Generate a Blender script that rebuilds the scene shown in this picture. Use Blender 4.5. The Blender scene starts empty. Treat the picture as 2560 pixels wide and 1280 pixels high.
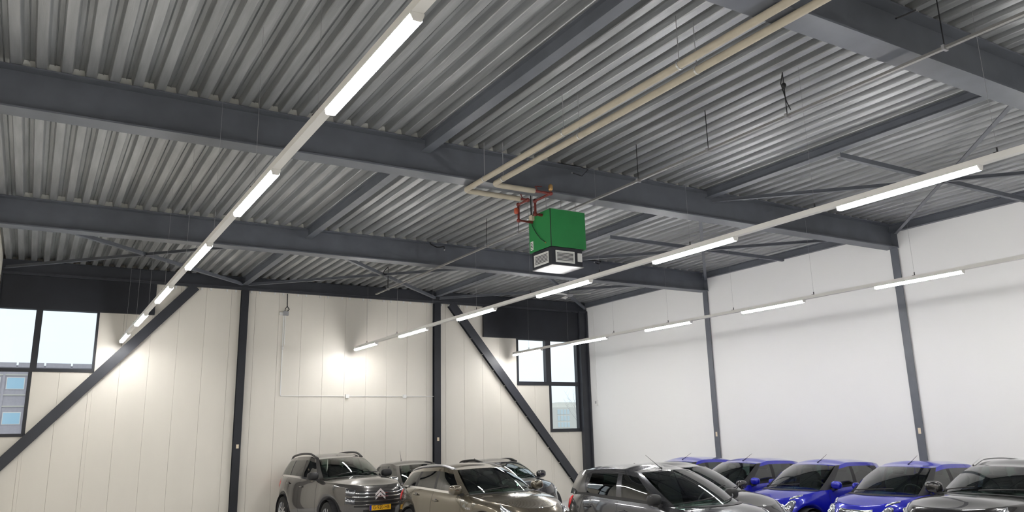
import bpy, math, random
from mathutils import Vector, Matrix
random.seed(7)
PI = math.pi
scene = bpy.context.scene
COL = scene.collection

# ------------------------------------------------------------------ camera
YAW, PITCH, ROLL, FPX, CY = 0.5431, 0.2407, -0.0243, 1971.14, 600.5
fw = Vector((math.sin(YAW)*math.cos(PITCH), math.cos(YAW)*math.cos(PITCH), math.sin(PITCH)))
rt = Vector((math.cos(YAW), -math.sin(YAW), 0)); up = rt.cross(fw)
rt2 = math.cos(ROLL)*rt + math.sin(ROLL)*up; up2 = -math.sin(ROLL)*rt + math.cos(ROLL)*up
cam_data = bpy.data.cameras.new('camera')
cam = bpy.data.objects.new('camera', cam_data); COL.objects.link(cam)
cam.matrix_world = Matrix(((rt2.x, up2.x, -fw.x, 0), (rt2.y, up2.y, -fw.y, 0), (rt2.z, up2.z, -fw.z, 2.1), (0, 0, 0, 1)))
cam_data.sensor_width = 36.0; cam_data.lens = FPX/2560*36.0
cam_data.shift_y = -(640-CY)/2560
cam_data.clip_start = 0.05; cam_data.clip_end = 500
scene.camera = cam

# ------------------------------------------------------------------ view, world
vs = scene.view_settings
vs.view_transform = 'Standard'; vs.look = 'None'; vs.gamma = 1.0; vs.exposure = 0.0
try: vs.use_curve_mapping = False
except Exception: pass
LED = 107.0
world = bpy.data.worlds.new('sky'); scene.world = world; world.use_nodes = True
nt = world.node_tree; nt.nodes.clear()
wo = nt.nodes.new('ShaderNodeOutputWorld'); bg = nt.nodes.new('ShaderNodeBackground')
tc = nt.nodes.new('ShaderNodeTexCoord'); nz = nt.nodes.new('ShaderNodeTexNoise'); rp = nt.nodes.new('ShaderNodeValToRGB')
nz.inputs['Scale'].default_value = 2.2; nz.inputs['Detail'].default_value = 5
rp.color_ramp.elements[0].position = 0.38; rp.color_ramp.elements[0].color = (0.80, 0.905, 1.0, 1)
rp.color_ramp.elements[1].position = 0.66; rp.color_ramp.elements[1].color = (0.97, 0.99, 1.0, 1)
bg.inputs['Strength'].default_value = 1.38
nt.links.new(tc.outputs['Generated'], nz.inputs['Vector']); nt.links.new(nz.outputs['Fac'], rp.inputs['Fac'])
nt.links.new(rp.outputs['Color'], bg.inputs['Color']); nt.links.new(bg.outputs['Background'], wo.inputs['Surface'])

# ------------------------------------------------------------------ materials
def mat(name, col, rough=0.5, metal=0.0, coat=0.0, emit=0.0, spec=0.5, noise=0.0, nscale=8.0, stretch=(1, 1, 1), bump=0.0, bscale=60.0):
    m = bpy.data.materials.new(name); m.use_nodes = True
    n = m.node_tree.nodes; l = m.node_tree.links; b = n['Principled BSDF']
    b.inputs['Base Color'].default_value = (*col, 1); b.inputs['Roughness'].default_value = rough
    b.inputs['Metallic'].default_value = metal; b.inputs['Coat Weight'].default_value = coat
    b.inputs['Coat Roughness'].default_value = 0.03; b.inputs['Specular IOR Level'].default_value = spec
    if emit:
        b.inputs['Emission Color'].default_value = (*col, 1); b.inputs['Emission Strength'].default_value = emit
    if noise or bump:
        t = n.new('ShaderNodeTexCoord'); mp = n.new('ShaderNodeMapping'); mp.inputs['Scale'].default_value = stretch
        l.new(t.outputs['Object'], mp.inputs['Vector'])
        if noise:
            x = n.new('ShaderNodeTexNoise'); x.inputs['Scale'].default_value = nscale; x.inputs['Detail'].default_value = 6
            r = n.new('ShaderNodeValToRGB')
            r.color_ramp.elements[0].position = 0.3; r.color_ramp.elements[0].color = (*[c*(1-noise) for c in col], 1)
            r.color_ramp.elements[1].position = 0.7; r.color_ramp.elements[1].color = (*[min(1, c*(1+noise)) for c in col], 1)
            l.new(mp.outputs['Vector'], x.inputs['Vector']); l.new(x.outputs['Fac'], r.inputs['Fac']); l.new(r.outputs['Color'], b.inputs['Base Color'])
        if bump:
            y = n.new('ShaderNodeTexNoise'); y.inputs['Scale'].default_value = bscale; bp = n.new('ShaderNodeBump')
            bp.inputs['Strength'].default_value = bump; bp.inputs['Distance'].default_value = 0.01
            l.new(mp.outputs['Vector'], y.inputs['Vector']); l.new(y.outputs['Fac'], bp.inputs['Height']); l.new(bp.outputs['Normal'], b.inputs['Normal'])
    return m

def glass_mat(name, tint, refl=1.0, rough=0.0, f0=0.06):
    m = bpy.data.materials.new(name); m.use_nodes = True
    n = m.node_tree.nodes; l = m.node_tree.links; n.clear()
    o = n.new('ShaderNodeOutputMaterial'); mx = n.new('ShaderNodeMixShader'); tr = n.new('ShaderNodeBsdfTransparent')
    gl = n.new('ShaderNodeBsdfGlossy'); lw = n.new('ShaderNodeLayerWeight'); mr = n.new('ShaderNodeMapRange')
    tr.inputs['Color'].default_value = (*tint, 1); gl.inputs['Roughness'].default_value = rough
    gl.inputs['Color'].default_value = (refl, refl, refl, 1); lw.inputs['Blend'].default_value = 0.5
    pw_ = n.new('ShaderNodeMath'); pw_.operation = 'POWER'; pw_.inputs[1].default_value = 4.0
    mr.inputs['To Min'].default_value = f0; mr.inputs['To Max'].default_value = 0.95
    l.new(lw.outputs['Facing'], pw_.inputs[0]); l.new(pw_.outputs['Value'], mr.inputs['Value']); l.new(mr.outputs['Result'], mx.inputs['Fac'])
    l.new(tr.outputs['BSDF'], mx.inputs[1]); l.new(gl.outputs['BSDF'], mx.inputs[2]); l.new(mx.outputs['Shader'], o.inputs['Surface'])
    return m

M = dict(
    steel=mat('anthracite_steel', (0.115, 0.125, 0.147), 0.42, 0.0, noise=0.10, nscale=3, bump=0.05, bscale=25),
    dark_steel=mat('dark_steel', (0.034, 0.037, 0.046), 0.42, noise=0.12, nscale=3),
    black_steel=mat('black_cladding', (0.012, 0.014, 0.020), 0.55, noise=0.2, nscale=2),
    frame=mat('window_frame_paint', (0.022, 0.024, 0.030), 0.4),
    deck=mat('galvanised_deck', (0.375, 0.387, 0.395), 0.40, 0.55, noise=0.22, nscale=1.6, stretch=(6, 0.5, 6), bump=0.15, bscale=14),
    filler=mat('profile_filler', (0.85, 0.85, 0.80), 0.8, noise=0.1),
    light_block=mat('roof_light_block', (0.3, 0.3, 0.3), 0.9),
    panel=mat('cream_panel', (0.735, 0.70, 0.63), 0.42, noise=0.03, nscale=1.2, stretch=(1, 1, 0.3)),
    joint=mat('panel_joint', (0.60, 0.575, 0.52), 0.7),
    floor=mat('concrete_floor', (0.58, 0.58, 0.575), 0.4, noise=0.12, nscale=1.5),
    pale=mat('pale_grey_sheet', (0.20, 0.20, 0.205), 0.5),
    white=mat('white_plastic', (0.78, 0.78, 0.76), 0.45),
    trunk=mat('white_trunking', (0.76, 0.75, 0.72), 0.4),
    lens=mat('led_lens', (1.0, 0.985, 0.97), 0.4, emit=LED),
    pipe=mat('beige_insulation', (0.43, 0.385, 0.30), 0.65, noise=0.08, nscale=6),
    red=mat('red_pipe_paint', (0.17, 0.028, 0.022), 0.5, noise=0.3, nscale=20),
    orange=mat('orange_valve', (0.5, 0.10, 0.05), 0.4),
    brass=mat('brass', (0.65, 0.4, 0.16), 0.35, 0.8),
    green=mat('green_panel', (0.02, 0.235, 0.062), 0.38, noise=0.05, nscale=4),
    black=mat('black_plastic', (0.012, 0.012, 0.013), 0.45),
    navy=mat('dark_plenum', (0.016, 0.018, 0.026), 0.4),
    galv=mat('bright_galvanised', (0.62, 0.62, 0.60), 0.3, 0.8),
    chrome=mat('chrome', (0.85, 0.85, 0.86), 0.08, 1.0),
    badge=mat('silver_badge', (0.72, 0.72, 0.73), 0.35, 0.15),
    beige=mat('beige_tag', (0.72, 0.62, 0.47), 0.6),
    grey=mat('grey_plastic', (0.32, 0.32, 0.33), 0.5),
    interior=mat('car_interior', (0.018, 0.018, 0.02), 0.8),
    seat=mat('seat_fabric', (0.03, 0.03, 0.033), 0.9, noise=0.3, nscale=40),
    tyre=mat('tyre_rubber', (0.010, 0.010, 0.010), 0.75),
    rim=mat('alloy_rim', (0.62, 0.63, 0.65), 0.25, 0.9),
    redlamp=mat('red_lamp', (0.62, 0.01, 0.015), 0.12, coat=1.0),
    lamp=mat('headlamp', (0.55, 0.57, 0.60), 0.12, 0.75, coat=1.0, noise=0.5, nscale=30),
    lampdark=mat('headlamp_dark', (0.05, 0.05, 0.055), 0.12, 0.3, coat=1.0),
    yellow=mat('plate_yellow', (0.86, 0.47, 0.02), 0.4),
    euroblue=mat('plate_blue', (0.01, 0.03, 0.35), 0.4),
    ink=mat('plate_ink', (0.03, 0.01, 0.005), 0.6),
    sidewin=glass_mat('car_glass', (0.10, 0.15, 0.13), f0=0.09), screen=glass_mat('windscreen_glass', (0.50, 0.62, 0.56), f0=0.07),
    pane=glass_mat('window_pane', (0.93, 0.95, 0.95), f0=0.02),
    concrete=mat('facade_concrete', (0.46, 0.43, 0.47), 0.8, noise=0.06),
    facade=mat('facade_cream', (0.74, 0.73, 0.68), 0.8),
    facglass=mat('facade_glass', (0.42, 0.66, 0.82), 0.15),
    bark=mat('bare_bark', (0.62, 0.60, 0.59), 0.9), paleglass=mat('pale_facade_glass', (0.62, 0.75, 0.80), 0.2),
    asphalt=mat('outside_ground', (0.25, 0.25, 0.25), 0.9),
)
def white_wall():
    m = mat('painted_block_wall', (0.80, 0.80, 0.795), 0.6)
    n = m.node_tree.nodes; l = m.node_tree.links; b = n['Principled BSDF']
    t = n.new('ShaderNodeTexCoord'); mp = n.new('ShaderNodeMapping'); mp.inputs['Rotation'].default_value = (0, PI/2, PI/2)
    br = n.new('ShaderNodeTexBrick'); br.inputs['Scale'].default_value = 1.0; br.inputs['Mortar Size'].default_value = 0.006
    br.inputs['Brick Width'].default_value = 1.0; br.inputs['Row Height'].default_value = 0.62
    sp = n.new('ShaderNodeSeparateXYZ'); cb = n.new('ShaderNodeCombineXYZ'); bp = n.new('ShaderNodeBump')
    bp.inputs['Strength'].default_value = 0.12; bp.inputs['Distance'].default_value = 0.004; bp.invert = True
    l.new(t.outputs['Object'], sp.inputs['Vector']); l.new(sp.outputs['Y'], cb.inputs['X']); l.new(sp.outputs['Z'], cb.inputs['Y'])
    l.new(cb.outputs['Vector'], br.inputs['Vector']); l.new(br.outputs['Fac'], bp.inputs['Height']); l.new(bp.outputs['Normal'], b.inputs['Normal'])
    return m
M['wallwhite'] = white_wall()

# ------------------------------------------------------------------ mesh helpers
class MB:
    def __init__(s): s.v = []; s.f = []
    def add(s, vs_, fs):
        o = len(s.v); s.v += [tuple(p) for p in vs_]; s.f += [tuple(i+o for i in f) for f in fs]; return s
    def box(s, x0, x1, y0, y1, z0, z1):
        return s.add([(x0, y0, z0), (x1, y0, z0), (x1, y1, z0), (x0, y1, z0), (x0, y0, z1), (x1, y0, z1), (x1, y1, z1), (x0, y1, z1)],
                     [(0, 3, 2, 1), (4, 5, 6, 7), (0, 1, 5, 4), (1, 2, 6, 5), (2, 3, 7, 6), (3, 0, 4, 7)])
    def bar(s, a, b, w, h, upv=(0, 0, 1)):
        a = Vector(a); b = Vector(b); d = (b-a).normalized(); u = Vector(upv)
        r = d.cross(u).normalized(); u = r.cross(d).normalized()
        p = []
        for q in (a, b):
            for i, j in ((-1, -1), (1, -1), (1, 1), (-1, 1)): p.append(q + r*(i*w/2) + u*(j*h/2))
        return s.add(p, [(3, 2, 1, 0), (4, 5, 6, 7), (0, 1, 5, 4), (1, 2, 6, 5), (2, 3, 7, 6), (3, 0, 4, 7)])
    def tube(s, pts, r, n=10, cap=True):
        pts = [Vector(p) for p in pts]; rings = []
        rs = r if isinstance(r, (list, tuple)) else [r]*len(pts)
        prev = None
        for i, p in enumerate(pts):
            d = (pts[min(i+1, len(pts)-1)] - pts[max(i-1, 0)]).normalized()
            if prev is None:
                a = Vector((0, 0, 1)) if abs(d.z) < 0.9 else Vector((1, 0, 0))
            else: a = prev
            u = (a - d*a.dot(d)).normalized(); w = d.cross(u); prev = u
            rings.append([p + (u*math.cos(2*PI*k/n) + w*math.sin(2*PI*k/n))*rs[i] for k in range(n)])
        vv = [q for R in rings for q in R]; ff = []
        for i in range(len(pts)-1):
            for k in range(n): ff.append((i*n+k, i*n+(k+1) % n, (i+1)*n+(k+1) % n, (i+1)*n+k))
        if cap: ff.append(tuple(range(n-1, -1, -1))); ff.append(tuple((len(pts)-1)*n+k for k in range(n)))
        return s.add(vv, ff)
    def lathe(s, prof, n=24, axis='y', c=(0, 0, 0)):
        vv = []; ff = []
        for (a, r) in prof:
            for k in range(n):
                t = 2*PI*k/n
                if axis == 'y': vv.append((c[0]+r*math.cos(t), c[1]+a, c[2]+r*math.sin(t)))
                elif axis == 'x': vv.append((c[0]+a, c[1]+r*math.cos(t), c[2]+r*math.sin(t)))
                else: vv.append((c[0]+r*math.cos(t), c[1]+r*math.sin(t), c[2]+a))
        for i in range(len(prof)-1):
            for k in range(n): ff.append((i*n+k, i*n+(k+1) % n, (i+1)*n+(k+1) % n, (i+1)*n+k))
        return s.add(vv, ff)
    def ellipsoid(s, c, r, n=16, m=10, pw=1.0):
        vv = []; ff = []
        def sp(v): return math.copysign(abs(v)**pw, v)
        for i in range(m+1):
            a = -PI/2 + PI*i/m
            for k in range(n):
                t = 2*PI*k/n
                vv.append((c[0]+r[0]*sp(math.cos(a))*sp(math.cos(t)), c[1]+r[1]*sp(math.cos(a))*sp(math.sin(t)), c[2]+r[2]*sp(math.sin(a))))
        for i in range(m):
            for k in range(n): ff.append((i*n+k, i*n+(k+1) % n, (i+1)*n+(k+1) % n, (i+1)*n+k))
        return s.add(vv, ff)
    def grid(s, G, flip=False):
        nr, nc = len(G), len(G[0]); vv = [p for row in G for p in row]; ff = []
        for i in range(nr-1):
            for j in range(nc-1):
                q = (i*nc+j, i*nc+j+1, (i+1)*nc+j+1, (i+1)*nc+j); ff.append(q[::-1] if flip else q)
        return s.add(vv, ff)
    def mesh(s, name, m, smooth=False):
        me = bpy.data.meshes.new(name); me.from_pydata(s.v, [], s.f); me.update()
        if m is not None: me.materials.append(m)
        if smooth:
            for p in me.polygons: p.use_smooth = True
            if smooth != 'full':
                try: me.set_sharp_from_angle(angle=math.radians(smooth if smooth is not True else 40))
                except Exception: pass
        return me
    def build(s, name, m, parent=None, smooth=False):
        return link(name, s.mesh(name, m, smooth), parent)
def link(name, me, parent=None):
    o = bpy.data.objects.new(name, me); COL.objects.link(o)
    if parent is not None: o.parent = parent
    return o
def tag(o, label, cat, group=None):
    o['label'] = label; o['category'] = cat
    if group: o['group'] = group
    return o
def struct(o, label=None):
    o['kind'] = 'structure'
    if label: o['label'] = label
    return o
def thing(name, label, cat, loc=(0, 0, 0), rz=0.0, group=None):
    o = bpy.data.objects.new(name, None); COL.objects.link(o); o.location = loc; o.rotation_euler = (0, 0, rz)
    o.empty_display_size = 0.2
    return tag(o, label, cat, group)
def bx(x0, x1, y0, y1, z0, z1): return MB().box(x0, x1, y0, y1, z0, z1)
ORD = ['first', 'second', 'third', 'fourth', 'fifth', 'sixth', 'seventh', 'eighth', 'ninth', 'tenth']

# ------------------------------------------------------------------ the hall
XL, XR, YB, YF = -0.93, 16.03, 21.82, -9.0        # side walls, back wall, wall behind the camera
YP = 21.68                                        # front of the back wall's posts
ZD = 6.40                                         # underside of the roof deck
struct(bx(XL-0.4, XR+0.4, YF-0.4, YB+0.3, -0.2, 0).build('floor', M['floor']), 'grey concrete floor of the hall')
struct(bx(XL-0.3, XL, YF, YB+0.3, 0, ZD+0.3).build('wall_left', M['panel']), 'cream side wall at the dark window corner')
struct(bx(XR, XR+0.3, YF, YB+0.3, 0, ZD+0.3).build('wall_right', M['wallwhite']), 'white painted side wall behind the blue cars')
struct(bx(XL-0.3, XR+0.3, YF-0.3, YF, 0, ZD+0.3).build('wall_front', M['panel']), 'cream end wall opposite the windows')

# back wall: cream panels side by side, cut round the two window groups
OPEN = [(XL-0.3, 1.22, 3.78, 5.31), (XL-0.3, -0.07, 2.30, 3.78), (13.23, 15.66, 3.60, 5.10), (14.45, 15.66, 2.12, 3.60)]
wall_back = bpy.data.objects.new('wall_back', None); COL.objects.link(wall_back); struct(wall_back, 'cream sandwich panel back wall with corner windows')
edges = [-0.93]; x = -0.93
seam0 = 4.962 - 0.638*9
xs = [seam0 + 0.638*k for k in range(0, 40)]
xs = [XL] + [q for q in xs if XL+0.1 < q < XR-0.1] + [XR]
ops = [(a, b, c, d) for a, b, c, d in OPEN]
def rects(x0, x1, z0, z1):
    cx = sorted({x0, x1} | {q for o in ops for q in o[:2] if x0 < q < x1})
    out = []
    for a, b in zip(cx[:-1], cx[1:]):
        zz = sorted([(o[2], o[3]) for o in ops if o[0] <= a+1e-6 and o[1] >= b-1e-6]); z = z0
        for c, d in zz:
            if c > z+1e-4: out.append((a, b, z, c))
            z = max(z, d)
        if z < z1: out.append((a, b, z, z1))
    return out
pidx = 0
for a, b in zip(xs[:-1], xs[1:]):
    for (p, q, r, s) in rects(a, b, 0, ZD+0.02):
        g0 = 0.001 if abs(p-a) < 1e-6 else 0; g1 = 0.001 if abs(q-b) < 1e-6 else 0
        m = MB(); x0, x1 = p+g0, q-g1; c = 0.003
        # a panel with chamfered long edges
        m.add([(x0, YB+0.08, r), (x0, YB+0.006, r), (x0+c, YB, r), (x1-c, YB, r), (x1, YB+0.006, r), (x1, YB+0.08, r),
               (x0, YB+0.08, s), (x0, YB+0.006, s), (x0+c, YB, s), (x1-c, YB, s), (x1, YB+0.006, s), (x1, YB+0.08, s)],
              [(0, 1, 7, 6), (1, 2, 8, 7), (2, 3, 9, 8), (3, 4, 10, 9), (4, 5, 11, 10), (5, 0, 6, 11), (0, 5, 4, 3, 2, 1), (6, 7, 8, 9, 10, 11)])
        m.build('wall_panel', M['panel'], wall_back)
bk = MB()
for (p, q, r, s) in rects(XL-0.3, XR+0.3, 0, ZD+0.3): bk.box(p, q, YB+0.08, YB+0.2, r, s)
bk.build('wall_core', M['joint'], wall_back)

# ceiling: galvanised trapezoidal deck sheets, three ribs each
ceiling = bpy.data.objects.new('ceiling', None); COL.objects.link(ceiling); struct(ceiling, 'galvanised trapezoidal steel roof deck')
PR = 0.2581
prof = []
per = [(-0.129, 0.086), (-0.119, 0.104), (-0.076, 0.104), (-0.057, 0.010), (-0.050, 0.0), (0.050, 0.0), (0.057, 0.010), (0.076, 0.104), (0.119, 0.104), (0.129, 0.086)]
for k in range(3): prof += [(px_+PR*k, pz) for px_, pz in (per if k == 0 else per[1:])]
dm = MB(); G = [[(px_, YF, pz), (px_, YB+0.1, pz)] for px_, pz in prof]; dm.grid(G)
deck_me = dm.mesh('deck_sheet', M['deck'])
rib0 = -0.562 - PR
ns = 0
while rib0 + PR*3*ns < XR + 0.2:
    o = link('deck_sheet', deck_me, ceiling); o.location = (rib0 + PR*3*ns, 0, ZD); ns += 1
bx(XL-0.3, XR+0.6, YF-0.3, YB+0.3, ZD+0.125, ZD+0.3).build('roof_light_block', M['light_block'], ceiling)  # unseen slab added above the single-skin deck to block sky light leaking in

# steel frame
BW, ZB, ZT = 0.30, 5.87, 6.395
beam_near = [-7.4, -1.55, 4.275, 10.094, 15.924]
fil = MB(); fz = 0.1
fil.add([(-0.074, 0, 0), (0.074, 0, 0), (0.054, 0, fz), (-0.054, 0, fz), (-0.074, 0.03, 0), (0.074, 0.03, 0), (0.054, 0.03, fz), (-0.054, 0.03, fz)],
        [(0, 1, 2, 3), (7, 6, 5, 4), (0, 4, 5, 1), (1, 5, 6, 2), (2, 6, 7, 3), (3, 7, 4, 0)])
fil_me = fil.mesh('profile_filler', M['filler'])
beam_lab = {4.275: 'deep dark steel roof beam crossing above the twin beige pipes, before the heater beam',
            10.094: 'deep dark steel roof beam just in front of the green heater',
            15.924: 'deep dark steel roof beam behind the green heater, nearest the cream wall',
            -1.55: 'dark steel roof beam two bays before the green heater beam', -7.4: 'dark steel roof beam next to the plain end wall'}
for y in beam_near:
    t = thing('steel_beam', beam_lab[y], 'beam', (XL, y+BW/2, ZB), 0, 'main roof beams')
    Lb = XR-XL
    bx(0, Lb, -BW/2, BW/2, 0, 0.022).build('bottom_flange', M['steel'], t)
    bx(0, Lb, -BW/2, BW/2, ZT-ZB-0.022, ZT-ZB).build('top_flange', M['steel'], t)
    bx(0, Lb, -0.007, 0.007, 0.022, ZT-ZB-0.022).build('web', M['steel'], t)
    for xe in (0.012, Lb-0.03):
        bx(xe, xe+0.016, -BW/2, BW/2, 0.0221, ZT-ZB-0.0221).build('end_plate', M['steel'], t)
    if y > 3:
        xr = -0.562 + PR/2
        k = 0
        while xr + PR*k < XR-0.1:
            if xr + PR*k > XL+0.1:
                o = link('profile_filler', fil_me, ceiling); o.location = (xr+PR*k, y+0.07, ZD)
            k += 1
# edge beam over the back wall
t = thing('edge_beam', 'dark steel edge beam along the top of the cream wall', 'beam', (XL, YP, 6.10))
bx(0, XR-XL, 0, 0.12, 0, 0.02).build('bottom_flange', M['dark_steel'], t)
bx(0, XR-XL, 0.05, 0.064, 0.02, 0.28).build('web', M['dark_steel'], t)
bx(0, XR-XL, 0, 0.12, 0.28, 0.295).build('top_flange', M['dark_steel'], t)
bx(0, XR-XL, 0.02, 0.10, -0.055, 0.0).build('lower_angle', M['dark_steel'], t)
# edge beam along the white wall
t = thing('edge_beam', 'dark steel edge beam along the top of the white wall', 'beam', (XR, YF, 6.23))
bx(-0.10, 0, 0, YB-YF, 0, 0.014).build('bottom_flange', M['steel'], t)
bx(-0.10, 0, 0, YB-YF, 0.15, 0.165).build('top_flange', M['steel'], t)
bx(-0.055, -0.045, 0, YB-YF, 0.014, 0.15).build('web', M['steel'], t)
# purlins along the ribs
for xp, zl, nm in ((4.63, 6.18, 'left'), (10.34, 6.235, 'right')):
    for i in range(len(beam_near)):
        y0 = beam_near[i] + BW; y1 = (beam_near[i+1] if i+1 < len(beam_near) else YP)
        if y1 < 0: continue
        where = {1: 'two bays before the heater', 2: 'one bay before the heater', 3: 'in the heater bay', 4: 'next to the cream wall'}.get(i, '')
        side = 'in line with the switch box post' if nm == 'left' else 'in line with the corner brace post'
        t = thing('purlin', 'roof joist %s, %s' % (where, side), 'joist', (xp, y0, zl), 0, 'roof joists')
        l = y1-y0; h = ZD-0.005-zl
        bx(-0.075, 0.075, 0.0, l, 0, 0.012).build('bottom_flange', M['steel'], t)
        bx(-0.06, 0.06, 0.0, l, h-0.012, h).build('top_flange', M['steel'], t)
        bx(-0.005, 0.005, 0.0, l, 0.012, h-0.012).build('web', M['steel'], t)
# posts on the back wall, columns on the white wall
def post(x, w, lab, tagz=None):
    t = thing('steel_post', lab, 'post', (x, YP, 0))
    bx(-w/2, w/2, 0, 0.012, 0, 6.045).build('front_flange', M['black_steel'], t)
    bx(-0.006, 0.006, 0.012, 0.128, 0, 6.045).build('web', M['black_steel'], t)
    bx(-w/2, w/2, 0.128, 0.138, 0, 6.045).build('back_flange', M['black_steel'], t)
    if tagz: bx(-0.02, 0.045, -0.006, 0, tagz, tagz+0.1).build('tag', M['beige'], t)
post(4.655, 0.19, 'black steel post on the cream wall beside the grey switch box', 1.90)
post(10.37, 0.21, 'black steel post on the cream wall beside the corner brace', 1.95)
for y, lab in ((4.405, 'dark steel column on the white wall beyond the black crossover'), (10.20, 'dark steel column on the white wall behind the blue car next to the crossover'), (16.03, 'dark steel column on the white wall behind the blue cars near the corner')):
    t = thing('steel_column', lab, 'column', (XR, y, 0), 0, 'columns on the white wall')
    bx(-0.045, -0.033, -0.09, 0.09, 0, ZB).build('front_flange', M['steel'], t)
    bx(-0.033, 0, -0.006, 0.006, 0, ZB).build('web', M['steel'], t)
    bx(-0.049, -0.045, -0.03, 0.03, 1.9, 2.02).build('tag', M['beige'], t)
t = thing('corner_column', 'broad dark steel column in the corner beside the right windows', 'column', (15.83, YP-0.02, 0))
bx(-0.16, -0.14, 0, 0.155, 0, 6.09).build('inner_flange', M['dark_steel'], t)
bx(0.14, 0.19, 0, 0.155, 0, 6.09).build('outer_flange', M['dark_steel'], t)
bx(-0.14, 0.14, 0.07, 0.085, 0, 6.09).build('web', M['dark_steel'], t)
t = thing('corner_column', 'dark steel column in the corner beside the left windows', 'column', (XL+0.03, YP-0.02, 0))
bx(-0.02, 0.0, 0, 0.155, 0, 6.09).build('flange', M['dark_steel'], t)
bx(0.0, 0.03, 0.07, 0.085, 0, 6.09).build('web', M['dark_steel'], t)
# slanted wall braces
def wall_brace(x0, z0, x1, z1, w, lab):
    t = thing('wall_brace', lab, 'brace', (x0, YP+0.07, z0))
    b_ = Vector((x1-x0, 0, z1-z0)); n_ = b_.normalized().cross(Vector((0, 1, 0)))
    MB().bar((0, -0.055, 0), b_+Vector((0, -0.055, 0)), w, 0.012, (0, 1, 0)).build('front_flange', M['dark_steel'], t)
    MB().bar((0, 0.055, 0), b_+Vector((0, 0.055, 0)), w, 0.012, (0, 1, 0)).build('back_flange', M['dark_steel'], t)
    MB().bar((0, 0, 0), b_, 0.012, 0.098, (0, 1, 0)).build('web', M['dark_steel'], t)
    d_ = b_.normalized(); L_ = b_.length
    for k in range(1, int(L_/0.62)):
        for s_ in (-1, 1):
            c_ = d_*(k*0.62) + n_*(s_*(w/2+0.006)); bm = MB().box(c_.x-0.012, c_.x+0.012, -0.02, 0.02, c_.z-0.012, c_.z+0.012); bm.build('bolt', M['joint'], t)
wall_brace(3.382, 6.05, -0.88, 1.25, 0.24, 'slanted dark steel brace on the cream wall under the left windows')
wall_brace(10.862, 6.05, 15.62, 0.27, 0.26, 'slanted dark steel brace on the cream wall beside the right windows')
# horizontal roof bracing
ZR = 6.165
def roof_brace(a, b, lab, w=0.07):
    t = thing('roof_brace', lab, 'brace', (a[0], a[1], ZR), 0, 'roof bracing')
    d = Vector((b[0]-a[0], b[1]-a[1], 0)); 
    MB().bar((0, 0, 0), d, w, 0.008).build('flat_leg', M['steel'], t)
    u = d.normalized().cross(Vector((0, 0, 1)))*(w/2-0.004)
    MB().bar(u+Vector((0, 0, 0.039)), u+d+Vector((0, 0, 0.039)), 0.008, 0.07).build('upright_leg', M['steel'], t)
y0, y1, y2, y3 = 4.275+BW, 10.094, 10.094+BW, 15.924
y4, y5 = 15.924+BW, 21.66
XW = XR-0.11
roof_brace((10.42, y0+0.02), (XW, y1-0.03), 'roof brace in the bay before the heater, from joist to white wall column')
roof_brace((XW, y0+0.02), (10.42, y1-0.03), 'roof brace in the bay before the heater, ending at the joist by the heater beam')
roof_brace((10.42, (y0+y1)/2), (XW, (y0+y1)/2), 'level strut between joist and white wall in the bay before the heater')
roof_brace((10.42, y2+0.02), (XW, y3-0.03), 'roof brace in the heater bay ending at the white wall column near the corner')
roof_brace((XW, y2+0.02), (10.42, y3-0.03), 'roof brace in the heater bay starting at the white wall column')
roof_brace((10.42, (y2+y3)/2), (XW, (y2+y3)/2), 'level strut between joist and white wall in the heater bay')
roof_brace((10.42, y4+0.02), (XW, y5), 'roof brace running into the corner above the right windows')
roof_brace((XW, y4+0.02), (10.42, y5), 'roof brace over the right windows ending at the cream wall post')
roof_brace((4.71, y4+0.02), (10.26, y5), 'roof brace between both posts, ending above the post by the corner brace')
roof_brace((10.26, y4+0.02), (4.71, y5), 'roof brace between both posts, ending above the post by the switch box')
roof_brace((XL+0.05, y4+0.02), (4.55, y5), 'roof brace over the left windows ending above the wall post')
roof_brace((4.55, y4+0.02), (XL+0.05, y5), 'roof brace over the left windows ending in the dark corner')

# black fascia above the windows
struct(bx(XL+0.06, 2.45, YP+0.03, YB-0.002, 5.25, 6.04).build('trim_1', M['black_steel']), 'black cladding band above the left windows')
struct(bx(12.0, 15.655, YP+0.05, YB-0.002, 5.085, 6.04).build('trim_2', M['black_steel']), 'black cladding band above the right windows')

# windows
def window(name, lab, members, panes):
    t = bpy.data.objects.new(name, None); COL.objects.link(t); struct(t, lab); t.location = (0, YB, 0)
    for (a, b, c, d) in members: bx(a, b, -0.02, 0.14, c, d).build('window_frame', M['frame'], t)
    for (a, b, c, d) in panes: bx(a, b, 0.07, 0.084, c, d).build('pane', M['pane'], t)
window('window_1', 'stepped black framed corner window by the left brace',
       [(XL, -0.90, 2.30, 5.31), (-0.9, 1.22, 5.25, 5.31), (1.165, 1.22, 3.78, 5.25), (-0.13, 0.01, 3.86, 5.25), (XL, 1.165, 3.78, 3.86), (-0.145, -0.07, 2.37, 3.78), (XL, -0.07, 2.30, 2.37)],
       [(-0.9, -0.13, 3.86, 5.25), (0.01, 1.165, 3.86, 5.25), (-0.9, -0.145, 2.37, 3.78)])
window('window_2', 'stepped black framed corner window by the right brace',
       [(13.23, 13.30, 3.60, 5.10), (13.30, 15.66, 5.06, 5.10), (14.345, 14.54, 3.72, 5.06), (13.30, 15.66, 3.60, 3.72), (14.45, 14.53, 2.12, 3.60), (14.53, 15.66, 2.12, 2.225), (15.59, 15.66, 3.72, 5.06), (15.59, 15.66, 2.225, 3.60)],
       [(13.30, 14.345, 3.72, 5.06), (14.54, 15.59, 3.72, 5.06), (14.53, 15.59, 2.225, 3.60)])

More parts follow.
